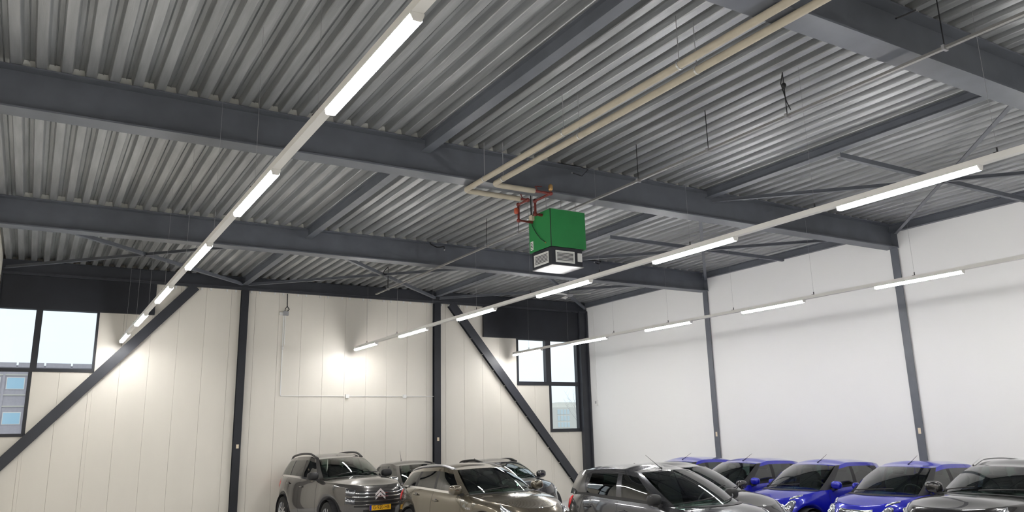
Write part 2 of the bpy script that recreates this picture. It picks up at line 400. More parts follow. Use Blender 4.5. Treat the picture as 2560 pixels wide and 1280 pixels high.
# ------------------------------------------------------------------ lighting rows
ROWS = [(1.7218, 21.394, 'in the left brace row'), (7.681, 21.409, 'in the green heater row'), (12.889, 21.409, 'in the white wall row')]
RLAB = ['white light trunking ending beside the left brace', 'white light trunking in the middle, passing the green heater', 'white light trunking along the white wall']
ZL0, ZL1 = 4.483, 4.52
PER, LEN = 3.182, 1.6154
lm = MB(); w0, w1 = 0.035, 0.042
lm.add([(-w0, -LEN/2+0.012, -0.038), (w0, -LEN/2+0.012, -0.038), (w1, -LEN/2+0.012, -0.008), (w1, -LEN/2+0.012, 0), (-w1, -LEN/2+0.012, 0), (-w1, -LEN/2+0.012, -0.008),
        (-w0, LEN/2-0.012, -0.038), (w0, LEN/2-0.012, -0.038), (w1, LEN/2-0.012, -0.008), (w1, LEN/2-0.012, 0), (-w1, LEN/2-0.012, 0), (-w1, LEN/2-0.012, -0.008)],
       [(0, 1, 2, 3, 4, 5), (11, 10, 9, 8, 7, 6), (0, 6, 7, 1), (1, 7, 8, 2), (2, 8, 9, 3), (3, 9, 10, 4), (4, 10, 11, 5), (5, 11, 6, 0)])
lens_me = lm.mesh('lens', M['lens'])
cap_me = MB().add([(-0.03, 0, -0.041), (0.03, 0, -0.041), (0.045, 0, 0), (-0.045, 0, 0), (-0.03, 0.012, -0.041), (0.03, 0.012, -0.041), (0.045, 0.012, 0), (-0.045, 0.012, 0)],
                  [(0, 1, 2, 3), (7, 6, 5, 4), (0, 4, 5, 1), (1, 5, 6, 2), (2, 6, 7, 3), (3, 7, 4, 0)]).mesh('end_cap', M['trunk'])
tray_me = bx(-0.045, 0.045, -LEN/2, LEN/2, 0.0, 0.012).mesh('gear_tray', M['trunk'])
for ri, (xr, ye, rl) in enumerate(ROWS):
    yn = YF+0.6
    t = thing('light_trunking', RLAB[ri], 'light track', (xr, ye, ZL1+0.0125), 0, 'light trunkings')
    bx(-0.04, 0.04, yn-ye, 0.0, 0, 0.06).build('rail', M['trunk'], t)
    k = 0; y = ye-0.9
    while y > 0.5:
        MB().tube([(0, y-ye, 0.06), (0, y-ye, ZD-ZL1-0.0125)], 0.002, 4).build('hanger_wire', M['grey'], t)
        MB().box(-0.045, 0.045, y-ye-0.02, y-ye+0.02, 0.06, 0.066).box(-0.006, 0.006, y-ye-0.006, y-ye+0.006, 0.066, 0.12).build('hanger_clip', M['black'], t)
        y -= 2.1
    for k in range(9):
        yc = ye - PER*k - LEN/2
        o = thing('led_light', 'lit LED bar, %s from the cream wall %s' % (ORD[k], rl), 'ceiling light', (xr, yc, ZL1), 0, 'LED bars')
        link('gear_tray', tray_me, o); link('lens', lens_me, o)
        c = link('end_cap', cap_me, o); c.location = (0, -LEN/2, 0)
        c = link('end_cap', cap_me, o); c.location = (0, LEN/2-0.012, 0)

# ------------------------------------------------------------------ heating pipes
ZP = 5.825; RPI = 0.042
def pipe(name, lab, x, ye, xe, rods):
    t = thing(name, lab, 'pipe', (x, ye, ZP), 0, 'heating pipes')
    pts = [(0, YF+0.5-ye, 0), (0, -0.10, 0)] + [(0.1*(1-math.cos(a)), -0.1*(1-math.sin(a)), 0) for a in (0.3, 0.6, 0.9, 1.2)] + [(0.1, 0, 0), (xe-x, 0, 0)]
    MB().tube(pts, RPI, 14).build('insulation', M['pipe'], t, smooth=True)
    for yy in rods:
        MB().tube([(0, yy-ye, RPI), (0, yy-ye, ZD-ZP)], 0.005, 6).build('hanger_rod', M['grey'], t)
        MB().lathe([(-0.012, RPI+0.001), (-0.012, RPI+0.005), (0.012, RPI+0.005), (0.012, RPI+0.001)], 16, 'y', (0, yy-ye, 0)).build('pipe_clip', M['galv'], t)
pipe('heating_pipe', 'beige insulated pipe whose elbow reaches farther past the heater beam', 5.49, 10.50, 6.50, (9.85, 7.75, 5.6, 3.4, 1.2))
pipe('heating_pipe', 'beige insulated pipe whose elbow stops short of the heater beam', 5.74, 10.03, 6.49, (9.72, 7.75, 5.6, 3.4, 1.2))
# thin bright cable tray
M['tray'] = mat('dull_galvanised', (0.36, 0.355, 0.34), 0.4, 0.7)
t = thing('cable_tray', 'thin galvanised cable tray on wires passing behind the green heater', 'cable tray', (7.62, 19.75, 5.80))
MB().box(-0.022, 0.022, YF+1-19.75, 0, 0, 0.004).box(-0.022, -0.018, YF+1-19.75, 0, 0.004, 0.03).box(0.018, 0.022, YF+1-19.75, 0, 0.004, 0.03).build('tray', M['tray'], t)
for yy in (18.9, 13.62, 12.37, 8.84, 7.35, 6.0, 4.0):
    MB().tube([(0.0, yy-19.75, 0.02), (0, yy-19.75, ZD-5.80)], 0.006, 6).build('hanger_wire', M['black'], t)
    MB().box(-0.04, 0.04, yy-19.765, yy-19.735, -0.012, 0.04).build('clamp', M['grey'], t)
MB().tube([(0, 6.0-19.75, ZD-5.80), (-0.03, 6.02-19.75, 0.45), (0.02, 6.0-19.75, 0.2), (0.05, 5.98-19.75, 0.1)], 0.006, 6).build('loose_cable', M['black'], t)
MB().ellipsoid((0, 6.0-19.75, 0.42), (0.03, 0.03, 0.04)).build('cable_gland', M['black'], t)
MB().tube([(0.0, 18.9-19.75, ZD-5.80), (-0.1, 18.9-19.75, 0.50), (-0.14, 18.9-19.75, 0.42), (-0.06, 18.9-19.75, 0.38), (0.0, 18.9-19.75, 0.45), (0, 18.9-19.75, 0.04)], 0.012, 6).build('drop_cable', M['black'], t)

# ------------------------------------------------------------------ green unit heater
HX, HY, HT = 6.93, 10.264, 5.66
t = thing('unit_heater', 'square bright green unit heater with black grille box hung from the roof', 'heater', (HX, HY, 4.728))
g0, g1 = 5.031-4.728, HT-4.728; gw, gd = 0.69, 0.65
bx(0.012, gw-0.012, 0.012, gd-0.012, g0+0.01, g1-0.01).build('core', M['black'], t)
for nm, b_ in (('front_panel', (0.012, gw, 0.0, 0.012, g0, g1)), ('side_panel', (0.0, 0.012, 0.006, gd, g0, g1)), ('side_panel', (gw-0.0, gw+0.012, 0.006, gd, g0, g1)), ('back_panel', (0.012, gw, gd, gd+0.012, g0, g1))):
    bx(*b_).build(nm, M['green'], t)
bx(-0.001, 0.012, -0.001, 0.006, g0, g1).build('corner_strip', M['black'], t)
bx(0.0, gw+0.012, 0.0, gd+0.012, g1, g1+0.008).build('top_panel', M['galv'], t)
pl = bx(0.03, gw-0.06, 0.03, gd-0.03, 0.012, g0).build('outlet_box', M['navy'], t)
bx(0.028, gw-0.033, 0.028, gd-0.028, 0, 0.012).build('bottom_plate', M['pale'], t)
def grille(along, a0, a1, z0, z1, fix):
    def B(u0, u1, d0, d1, zz0, zz1):
        return bx(u0, u1, fix+d0, fix+d1, zz0, zz1) if along == 'x' else bx(fix+d0, fix+d1, u0, u1, zz0, zz1)
    fr = MB(); 
    for (u0, u1, q0, q1) in ((a0, a1, z0, z0+0.022), (a0, a1, z1-0.022, z1), (a0, a0+0.022, z0+0.022, z1-0.022), (a1-0.022, a1, z0+0.022, z1-0.022)):
        c = B(u0, u1, -0.012, 0.0, q0, q1); fr.add(c.v, c.f)
    f_ = fr.build('vent_frame', M['white'], t)
    n_ = 7
    for k in range(n_):
        zc = z0+0.03+(z1-z0-0.06)*k/(n_-1)
        c = B(a0+0.022, a1-0.022, -0.010, -0.001, zc-0.0045, zc+0.0045); c.build('vent_slat', M['white'], f_)
grille('x', 0.10, 0.47, 0.05, 0.245, 0.03)
grille('y', 0.12, 0.55, 0.05, 0.245, 0.03)
bx(gw-0.16, gw-0.075, 0.012, 0.03, 0.09, 0.23).build('control_box', M['white'], t)
lb = bx(-0.003, 0.0, 0.53, 0.61, g0+0.04, g0+0.19).build('maker_label', M['white'], t)
for k, zz in enumerate((0.055, 0.08, 0.10, 0.125, 0.15)):
    bx(-0.0045, -0.003, 0.545 if k % 2 else 0.555, 0.585 if k % 2 else 0.6, g0+zz, g0+zz+0.014).build('label_mark', M['black'], lb)
MB().tube([(-0.012, 0.585, g1-0.05), (-0.02, 0.5, g1-0.2), (-0.02, 0.4, g1-0.33), (-0.02, 0.27, g1-0.46), (-0.006, 0.17, g1-0.53)], 0.006, 6).build('sensor_cable', M['black'], t, smooth=True)
MB().ellipsoid((-0.006, 0.15, g1-0.545), (0.012, 0.012, 0.012)).build('cable_gland', M['brass'], t)
bx(-0.05, 0.0, 0.47, 0.565, g1-0.09, g1+0.0).build('junction_box', M['beige'], t)
MB().tube([(-0.03, 0.52, g1), (-0.03, 0.52, ZD-4.728)], 0.012, 6).build('supply_cable', M['black'], t)
MB().tube([(-0.03, 0.47, g1-0.02), (-0.03, 0.44, g1+0.05), (-0.03, 0.41, g1+0.06), (-0.02, 0.4, g1)], 0.009, 6).build('cable_loop', M['black'], t)
for (u, v) in ((0.05, 0.18), (gw-0.05, 0.18), (0.05, gd-0.05), (gw-0.05, gd-0.05)):
    MB().tube([(u, v, g1+0.008), (u, v, ZD-4.728)], 0.006, 6).build('hanger_rod', M['grey'], t)
for yy_, zz_ in ((10.80, 5.55), (10.50, 5.60)): MB().tube([(-0.068, yy_-HY, zz_-4.728), (0.0, yy_-HY, zz_-4.728)], 0.026, 10).build('pipe_stub', M['red'], t)
# red pipework: from the ends of the beige pipes to the heater
def redpipe(lab, pts, valve, extra):
    o = thing('red_pipework', lab, 'pipe', pts[0], 0, 'red heater pipes'); p0 = Vector(pts[0]); L_ = [Vector(p)-p0 for p in pts]
    MB().tube(L_, 0.022, 10).build('pipe_run', M['red'], o)
    for p in L_[1:-1]: MB().ellipsoid(p, (0.036, 0.036, 0.036)).build('elbow', M['red'], o, smooth='full')
    v_ = Vector(valve)-p0
    MB().ellipsoid(v_, (0.035, 0.035, 0.055), pw=0.7).build('valve', M[extra], o, smooth='full')
    a_ = L_[0]+Vector((0.05, 0, 0.02)); MB().bar(a_, a_+Vector((-0.03, 0, 0.06)), 0.012, 0.012).bar(a_+Vector((-0.04, 0, 0.06)), a_+Vector((0.09, 0, 0.07)), 0.02, 0.008).build('lever', M['red'], o)
redpipe('red painted pipe with orange valve dropping to the green heater', [(6.505, 10.50, ZP), (6.66, 10.50, ZP), (6.66, 10.80, ZP), (6.66, 10.80, 5.55), (6.86, 10.80, 5.55)], (6.615, 10.80, 5.71), 'orange')
redpipe('red painted pipe with brass vent dropping to the green heater', [(6.495, 10.03, ZP), (6.80, 10.03, ZP), (6.80, 10.50, ZP), (6.80, 10.50, 5.60), (6.86, 10.50, 5.60)], (6.80, 10.03, ZP+0.10), 'brass')

# ------------------------------------------------------------------ small ceiling fan and fittings
t = thing('ceiling_fan', 'small three bladed ceiling fan near the right window corner', 'fan', (12.85, 18.2, 5.9))
MB().tube([(0, 0, 0.06), (0, 0, ZD-5.9)], 0.012, 8).build('down_rod', M['grey'], t)
MB().ellipsoid((0, 0, 0), (0.11, 0.11, 0.06)).build('motor', M['grey'], t, smooth='full')
for a in (-0.85, 1.25, 3.34):
    d = Vector((math.cos(a), math.sin(a), 0)); s_ = Vector((-d.y, d.x, 0.25)).normalized()
    MB().add([d*0.1-s_*0.03, d*0.1+s_*0.03, d*0.62+s_*0.07, d*0.62-s_*0.07, d*0.1-s_*0.03+Vector((0, 0, 0.008)), d*0.1+s_*0.03+Vector((0, 0, 0.008)), d*0.62+s_*0.07+Vector((0, 0, 0.008)), d*0.62-s_*0.07+Vector((0, 0, 0.008))],
             [(0, 3, 2, 1), (4, 5, 6, 7), (0, 1, 5, 4), (1, 2, 6, 5), (2, 3, 7, 6), (3, 0, 4, 7)]).build('blade', M['white'], t)
# short black cables dangling from the beams
for lab, pts, r_ in (('short black cable hanging on the beam behind the heater, by the cable tray', [(7.41, 15.9, 6.38), (7.44, 15.9, 6.335), (7.586, 15.9, 6.281), (7.70, 15.9, 6.30), (7.77, 15.9, 6.32), (7.778, 15.9, 6.244)], 0.014),
                     ('looped black cable on the beam behind the heater, above the middle light row', [(11.856, 15.9, 6.374), (12.06, 15.9, 6.385), (12.265, 15.9, 6.37), (12.208, 15.9, 6.301), (12.056, 15.9, 6.329)], 0.014),
                     ('bent black wire frame on the beam in front of the heater', [(6.994, 10.07, 6.388), (7.435, 10.07, 6.388), (7.598, 10.07, 6.365), (7.468, 10.07, 6.232), (7.266, 10.07, 6.258)], 0.007),
                     ('short black rod on the beam above the twin beige pipes', [(7.267, 4.25, 6.176), (7.436, 4.25, 6.259), (7.66, 4.25, 6.381)], 0.01)):
    p0 = Vector(pts[0]); t = thing('loose_cable', lab, 'cable', pts[0])
    MB().tube([Vector(p)-p0 for p in pts], r_, 6).build('wire', M['black'], t)
    MB().ellipsoid(Vector(pts[-1])-p0, (r_*1.6, r_*1.6, r_*1.6), 8, 6).build('wire_end', M['grey'], t)
# surface conduit with sockets on the cream wall
t = thing('wall_conduit', 'white surface conduit with two sockets on the cream wall', 'conduit', (5.75, YB, 3.25))
bx(-0.025, 0.0, -0.02, 0, 0, 2.20).build('riser', M['white'], t); bx(0.02, 0.04, -0.02, 0, 1.35, 2.20).build('riser', M['white'], t)
bx(0, 4.55, -0.02, 0, -0.02, 0.0).build('run', M['white'], t)
for xs_ in (1.86, 3.60): bx(xs_-0.05, xs_+0.05, -0.06, 0, -0.065, 0.035).build('socket', M['white'], t)
MB().ellipsoid((-0.01, -0.03, 1.28), (0.03, 0.03, 0.05)).build('cable_end', M['white'], t)
t = thing('switch_box', 'small grey switch box on a black cable high on the cream wall', 'switch box', (5.78, YB, 5.48))
bx(-0.07, 0.07, -0.09, 0, -0.06, 0.06).build('housing', M['grey'], t)
bx(-0.16, -0.07, -0.03, 0, -0.05, 0.03).build('bracket', M['white'], t)
MB().tube([(0.04, -0.05, 0.06), (0.09, -0.05, 0.12), (0.03, -0.05, 0.2), (0.02, -0.05, 0.55)], 0.014, 6).tube([(-0.03, -0.05, 0.06), (-0.02, -0.05, 0.13), (0.03, -0.05, 0.2)], 0.01, 6).build('cable', M['black'], t)
t = thing('wall_sensor', 'small white box on the white wall beside the corner column', 'sensor', (XR, 21.35, 2.95))
bx(-0.07, 0, -0.05, 0.05, 0, 0.17).build('housing', M['white'], t); bx(-0.075, -0.07, -0.03, 0.03, 0.05, 0.13).build('cover', M['grey'], t)
MB().tube([(-0.012, 0.0, 0.17), (-0.012, 0.0, 3.2)], 0.008, 6).build('cable', M['white'], t)
# white fixing clips along the top of the cream wall
clip_me = bx(-0.022, 0.022, -0.03, 0, 0, 0.07).mesh('panel_clip', M['white'])
for a in xs[1:-1]:
    for d in (-0.13, 0.10):
        if 2.6 < a+d < 11.8:
            o = link('panel_clip', clip_me, wall_back); o.location = (a+d, YB, 5.985)

# ------------------------------------------------------------------ outside
struct(bx(-120, 200, YB+0.4, 260, -0.3, -0.05).build('ground_outside', M['asphalt']), 'grey ground outside the windows')
t = thing('office_building', 'grey concrete block with pale blue windows outside the left windows', 'building', (-8, 55, 0))
bx(0, 14, 0, 12, 0, 6.7).build('wall', M['concrete'], t)
for k in range(10): bx(0.1+k*1.4, 1.4+k*1.4, -0.1, 0.0, 6.58, 6.85).build('parapet', M['concrete'], t)
for k in range(12): bx(k*1.22+0.3, k*1.22+0.42, -0.06, 0, 0, 6.5).build('pilaster', M['concrete'], t)
for zz in (2.6, 4.3, 4.95, 6.1): bx(0, 14, -0.05, 0, zz, zz+0.07).build('ledge', M['joint'], t)
for k in range(11):
    for zz in (3.3, 5.3):
        w_ = bx(k*1.22+0.5, k*1.22+1.42, -0.03, 0, zz, zz+0.7).build('window', M['white'], t)
        bx(k*1.22+0.54, k*1.22+1.38, -0.035, -0.03, zz+0.04, zz+0.66).build('pane', M['facglass'], w_)
t = thing('apartment_block', 'pale block with rows of windows outside the right windows', 'building', (53.5, 80, 0))
bx(0, 8, 0, 8, 0, 5.05).build('wall', M['facade'], t); bx(1.3, 8, 1, 8, 5.05, 5.68).build('roof_box', M['facade'], t)
for r in range(4):
    for c in range(4):
        w_ = bx(0.52+c*0.46, 0.90+c*0.46, -0.03, 0, 4.2-r*0.75, 4.82-r*0.75).build('window', M['white'], t)
        bx(0.55+c*0.46, 0.87+c*0.46, -0.04, -0.03, 4.23-r*0.75, 4.79-r*0.75).build('pane', M['paleglass'], w_)
t = thing('bare_tree', 'leafless tree seen through the right windows', 'tree', (46.3, 65, 0))
tm = MB(); tm.tube([(0, 0, 0), (0.1, 0, 2.5), (0, 0, 4.5)], [0.09, 0.07, 0.04], 7)
tm.build('trunk', M['bark'], t); rnd = random.Random(3)
for k in range(14):
    a = rnd.uniform(0, 2*PI); h = rnd.uniform(3.0, 4.5); L_ = rnd.uniform(1.0, 2.0)
    p0 = Vector((0, 0, h)); p1 = p0+Vector((math.cos(a)*L_*0.5, math.sin(a)*L_*0.5, L_*0.6)); p2 = p1+Vector((math.cos(a+0.4)*L_*0.3, math.sin(a+0.4)*L_*0.3, L_*0.5))
    m_ = MB().tube([p0, p1, p2], [0.022, 0.013, 0.006], 5)
    for j in range(3):
        q = p1.lerp(p2, j/3); m_.tube([q, q+Vector((rnd.uniform(-.4, .4), rnd.uniform(-.4, .4), rnd.uniform(.2, .6)))], [0.008, 0.004], 4)
    m_.build('branch', M['bark'], t)
#CARS

# ------------------------------------------------------------------ cars
def curve(pts):
    xs_ = [p[0] for p in pts]; ys_ = [p[1] for p in pts]; n = len(pts)
    d = [(ys_[i+1]-ys_[i])/(xs_[i+1]-xs_[i]) for i in range(n-1)]
    m = [d[0]] + [0 if d[i-1]*d[i] <= 0 else 2*d[i-1]*d[i]/(d[i-1]+d[i]) for i in range(1, n-1)] + [d[-1]]
    def f(x):
        if x <= xs_[0]: return ys_[0]
        if x >= xs_[-1]: return ys_[-1]
        i = max(k for k in range(n-1) if xs_[k] <= x); h = xs_[i+1]-xs_[i]; t = (x-xs_[i])/h
        return (2*t**3-3*t*t+1)*ys_[i] + (t**3-2*t*t+t)*h*m[i] + (-2*t**3+3*t*t)*ys_[i+1] + (t**3-t*t)*h*m[i+1]
    return f
def sgn(v): return 1 if v >= 0 else -1

class Car:
    def __init__(s, S, kx=1.0, ky=1.0, kz=1.0):
        s.L = S['L']*kx; s.W = S['W']*ky; s.kz = kz; s.S = S
        s.ztop = curve([(a*kx, b*kz) for a, b in S['ztop']])
        s.xf = curve([(v, o*kx) for v, o in S['xf']]); s.xr = curve([(v, o*kx) for v, o in S['xr']]); s.b = curve(S['b'])
        s.sill = S['sill']; s.wheels = [w*kx for w in S['wheels']]; s.rw = S['rw']; s.arch = S['arch']
        s.ef = 2/S.get('nf', 3.4); s.er = 2/S.get('nr', 4.0)
        s.crown = S.get('crown', 0.06)*kz
        s.gh = [(a*kx, b*ky, c*kx, d*ky, e*kz) for a, b, c, d, e in S['gh']]; s.kinds = S['kinds']
        s.kx = kx; s.ky = ky
    def zbot(s, x):
        z = s.sill
        for w in s.wheels:
            if abs(x-w) < s.arch: z = max(z, s.rw + math.sqrt(s.arch**2-(x-w)**2))
        return z
    def P(s, t, v):
        c, q = math.cos(t), math.sin(t)
        if c >= 0: a = s.L/2-s.xf(v); e = s.ef
        else: a = s.L/2-s.xr(v); e = s.er
        x = a*sgn(c)*abs(c)**e; y = s.b(v)*s.W/2*sgn(q)*abs(q)**e
        zb = s.zbot(x); return Vector((x, y, zb+(s.ztop(x)-zb)*v))
    def N(s, t, v):
        h = 1e-3; a = s.P(t+h, v)-s.P(t-h, v); v1, v0 = min(1, v+h), max(0, v-h)
        n = a.cross(s.P(t, v1)-s.P(t, v0))
        if n.length < 1e-9: return Vector((math.cos(t), math.sin(t), 0))
        return n.normalized()
    def ty(s, y, v=0.5): return math.copysign(math.asin(min(1, (abs(y)/(s.b(v)*s.W/2))**(1/s.ef))), y)
    def tx(s, x, v=0.5):
        if x >= 0: return math.acos(min(1, (x/(s.L/2-s.xf(v)))**(1/s.ef)))
        return PI-math.acos(min(1, (-x/(s.L/2-s.xr(v)))**(1/s.er)))
    def tyr(s, y, v=0.5): return PI-math.asin(min(1, (abs(y)/(s.b(v)*s.W/2))**(1/s.er)))
    def hood_z(s, x, y):
        a = s.L/2-s.xf(1.0); c = (max(0, min(1, x/a)))**(1/s.ef); Y = s.b(1.0)*s.W/2*(max(1e-4, 1-c*c))**(s.ef/2)
        u = min(1, abs(y)/max(Y, 1e-4)); k = max(0, min(1, (a-x)/0.45)); k = k*k*(3-2*k)
        return s.ztop(x) + s.crown*k*(1-u**2.4)
    def ring(s):
        T = [s.ty(f*s.W/2*s.b(1)*0.999, 1) for f in (0.0, 0.12, 0.25, 0.4, 0.55, 0.68, 0.78, 0.86, 0.92)]
        a = s.L/2-s.xf(1); n = 46
        T += [math.acos((f)**(1/s.ef)) for f in [0.9*(1-k/(n/2)) for k in range(n//2)]]
        T += [PI/2]
        T += [PI-math.acos((f)**(1/s.er)) for f in [0.92*(k/(n/2)) for k in range(1, n//2+1)]]
        T += [s.tyr(f*s.W/2*s.b(1)*0.999, 1) for f in (0.92, 0.8, 0.6, 0.4, 0.2)] + [PI]
        T = sorted(T); out = [T[0]]
        for t in T[1:]:
            if t-out[-1] > 0.004: out.append(t)
        out[-1] = PI
        return out
    # a patch of the body skin, lifted by off
    def patch(s, t0, t1, v0, v1, nt_=8, nv=4, off=0.006, bulge=0.0):
        m = MB(); G = []
        f0 = v0 if callable(v0) else (lambda u: v0); f1 = v1 if callable(v1) else (lambda u: v1)
        for j in range(nv+1):
            row = []
            for i in range(nt_+1):
                u = i/nt_; t = t0+(t1-t0)*u; w = j/nv; v = f0(u)+(f1(u)-f0(u))*w
                p = s.P(t, v); n = s.N(t, v); edge = (i in (0, nt_) or j in (0, nv))
                row.append(p+n*(off*0.2 if edge else off+bulge*math.sin(PI*u)*math.sin(PI*w)))
            G.append(row)
        if nv < 2 or nt_ < 2:
            G = [[s.P(t0+(t1-t0)*i/nt_, f0(i/nt_)+(f1(i/nt_)-f0(i/nt_))*j/nv)+s.N(t0+(t1-t0)*i/nt_, f0(i/nt_)+(f1(i/nt_)-f0(i/nt_))*j/nv)*off for i in range(nt_+1)] for j in range(nv+1)]
        m.grid(G); return m
    def disc(s, t, v, ry, rz, off=0.01, dome=0.03, n=22):
        h = 1e-3; dt = (s.P(t+h, v)-s.P(t-h, v))/(2*h); dv = (s.P(t, v+h)-s.P(t, v-h))/(2*h)
        m = MB(); vv = []; ff = []; R_ = (1.0, 0.82, 0.6, 0.3)
        for r in R_:
            for k in range(n):
                a = 2*PI*k/n; tt = t+r*ry*math.cos(a)/dt.length; v_ = max(0.01, min(0.995, v+r*rz*math.sin(a)/dv.length))
                vv.append(s.P(tt, v_)+s.N(tt, v_)*(off*0.1 if r == 1 else off+dome*(1-r*r)))
        vv.append(s.P(t, v)+s.N(t, v)*(off+dome))
        for i in range(len(R_)-1):
            for k in range(n): ff.append((i*n+k, i*n+(k+1) % n, (i+1)*n+(k+1) % n, (i+1)*n+k))
        for k in range(n): ff.append(((len(R_)-1)*n+k, (len(R_)-1)*n+(k+1) % n, len(R_)*n))
        return m.add(vv, ff)

CITY = dict(L=3.47, W=1.62, sill=0.24, wheels=(1.13, -1.21), rw=0.285, arch=0.335, crown=0.05, nf=3.0, nr=3.6,
    ztop=[(-1.735, 0.99), (-1.2, 1.0), (-0.3, 0.965), (0.5, 0.93), (0.85, 0.905), (1.2, 0.86), (1.45, 0.80), (1.735, 0.66)],
    xf=[(0, 0.12), (0.3, 0.0), (0.6, 0.03), (0.85, 0.12), (1, 0.24)], xr=[(0, 0.08), (0.3, 0.0), (0.6, 0.03), (1, 0.10)],
    b=[(0, 0.90), (0.3, 1.0), (0.6, 0.985), (0.85, 0.95), (1, 0.905)],
    gh=[(1.06, 0.0, 0.17, 0.0, 1.385), (0.76, 0.655, 0.03, 0.515, 1.360), (0.52, 0.705, -0.07, 0.545, 1.365), (-0.22, 0.70, -0.28, 0.555, 1.405), (-0.33, 0.70, -0.37, 0.555, 1.405),
        (-1.00, 0.675, -0.93, 0.545, 1.385), (-1.22, 0.655, -1.12, 0.535, 1.37), (-1.50, 0.56, -1.34, 0.47, 1.345), (-1.60, 0.0, -1.42, 0.0, 1.365)],
    kinds=['ws', 'A', 'fd', 'B', 'rd', 'C', 'D', 'rw'])
SUV = dict(L=4.5, W=1.84, sill=0.33, wheels=(1.36, -1.37), rw=0.36, arch=0.42, crown=0.085, nf=3.6, nr=4.4,
    ztop=[(-2.25, 1.17), (-1.5, 1.19), (0, 1.16), (0.9, 1.155), (1.5, 1.13), (1.95, 1.09), (2.25, 1.04)],
    xf=[(0, 0.14), (0.22, 0.03), (0.5, 0.0), (0.78, 0.02), (0.92, 0.06), (1, 0.14)], xr=[(0, 0.08), (0.3, 0.0), (0.6, 0.02), (1, 0.10)],
    b=[(0, 0.94), (0.3, 1.0), (0.65, 0.985), (0.88, 0.955), (1, 0.91)],
    gh=[(1.17, 0.0, 0.30, 0.0, 1.645), (0.84, 0.735, 0.15, 0.575, 1.615), (0.66, 0.785, 0.04, 0.61, 1.615), (-0.25, 0.80, -0.32, 0.63, 1.675), (-0.36, 0.80, -0.41, 0.63, 1.675),
        (-1.10, 0.795, -1.05, 0.625, 1.655), (-1.17, 0.79, -1.11, 0.62, 1.65), (-1.72, 0.765, -1.50, 0.60, 1.615), (-1.98, 0.70, -1.72, 0.55, 1.585), (-2.10, 0.58, -1.86, 0.50, 1.565), (-2.17, 0.0, -1.94, 0.0, 1.615)],
    kinds=['ws', 'A', 'fd', 'B', 'rd', 'C', 'q', 'D', 'D', 'rw'])
WAGON = dict(L=4.65, W=1.79, sill=0.23, wheels=(1.40, -1.30), rw=0.32, arch=0.37, crown=0.07, nf=3.0, nr=3.8,
    ztop=[(-2.325, 0.97), (-1.6, 0.99), (0, 0.945), (0.9, 0.92), (1.4, 0.875), (1.9, 0.79), (2.325, 0.66)],
    xf=[(0, 0.14), (0.3, 0.0), (0.6, 0.03), (0.85, 0.12), (1, 0.24)], xr=[(0, 0.1), (0.3, 0.0), (0.6, 0.03), (1, 0.12)],
    b=[(0, 0.92), (0.3, 1.0), (0.65, 0.985), (0.88, 0.945), (1, 0.895)],
    gh=[(1.22, 0.0, 0.28, 0.0, 1.365), (0.84, 0.71, 0.10, 0.535, 1.345), (0.66, 0.765, -0.02, 0.57, 1.345), (-0.30, 0.78, -0.40, 0.59, 1.385), (-0.40, 0.78, -0.48, 0.59, 1.385),
        (-1.12, 0.77, -1.10, 0.58, 1.355), (-1.24, 0.765, -1.20, 0.575, 1.35), (-1.85, 0.72, -1.55, 0.555, 1.31), (-2.12, 0.56, -1.92, 0.48, 1.26), (-2.20, 0.0, -2.0, 0.0, 1.29)],
    kinds=['ws', 'A', 'fd', 'B', 'rd', 'C', 'q', 'D', 'rw'])
HATCH = dict(L=4.15, W=1.76, sill=0.24, wheels=(1.28, -1.27), rw=0.31, arch=0.36, crown=0.07, nf=3.0, nr=3.6,
    ztop=[(-2.075, 1.0), (-1.4, 1.02), (-0.3, 0.97), (0.6, 0.94), (1.2, 0.895), (1.7, 0.815), (2.075, 0.68)],
    xf=[(0, 0.14), (0.3, 0.0), (0.6, 0.03), (0.85, 0.12), (1, 0.24)], xr=[(0, 0.1), (0.3, 0.0), (0.6, 0.03), (1, 0.12)],
    b=[(0, 0.92), (0.3, 1.0), (0.65, 0.985), (0.88, 0.945), (1, 0.895)],
    gh=[(1.13, 0.0, 0.24, 0.0, 1.375), (0.76, 0.70, 0.07, 0.53, 1.35), (0.59, 0.75, -0.04, 0.565, 1.35), (-0.28, 0.765, -0.36, 0.585, 1.395), (-0.38, 0.765, -0.44, 0.585, 1.395),
        (-1.05, 0.755, -0.98, 0.575, 1.37), (-1.35, 0.735, -1.20, 0.56, 1.345), (-1.82, 0.56, -1.50, 0.48, 1.30), (-1.92, 0.0, -1.60, 0.0, 1.33)],
    kinds=['ws', 'A', 'fd', 'B', 'rd', 'C', 'D', 'rw'])

_wheel = {}
def wheel_meshes(r):
    if r not in _wheel:
        w = 0.10
        ty_ = MB().lathe([(-w, r*0.64), (-w, r*0.90), (-w*0.85, r*0.975), (-w*0.5, r), (w*0.5, r), (w*0.85, r*0.975), (w, r*0.90), (w, r*0.64)], 36).mesh('wheel', M['tyre'], 30)
        rm = MB().lathe([(w*0.9, r*0.66), (w*0.98, r*0.64), (w*0.75, r*0.60), (w*0.1, r*0.58)], 30)
        rm.lathe([(w*0.55, 0.001), (w*0.72, r*0.05), (w*0.70, r*0.13), (w*0.5, r*0.14)], 20)
        for k in range(5):
            a = 2*PI*k/5+0.3; d = Vector((math.cos(a), 0, math.sin(a))); q = Vector((-d.z, 0, d.x))
            for sg in (-1, 1):
                rm.bar(d*r*0.10+q*sg*r*0.05+Vector((0, w*0.62, 0)), d*r*0.62+q*sg*r*0.17+Vector((0, w*0.78, 0)), r*0.075, 0.02, (0, 1, 0))
        _wheel[r] = (ty_, rm.mesh('rim', M['rim'], 30), MB().lathe([(w*0.05, 0.001), (w*0.05, r*0.6)], 24).mesh('brake_disc', M['interior']))
    return _wheel[r]
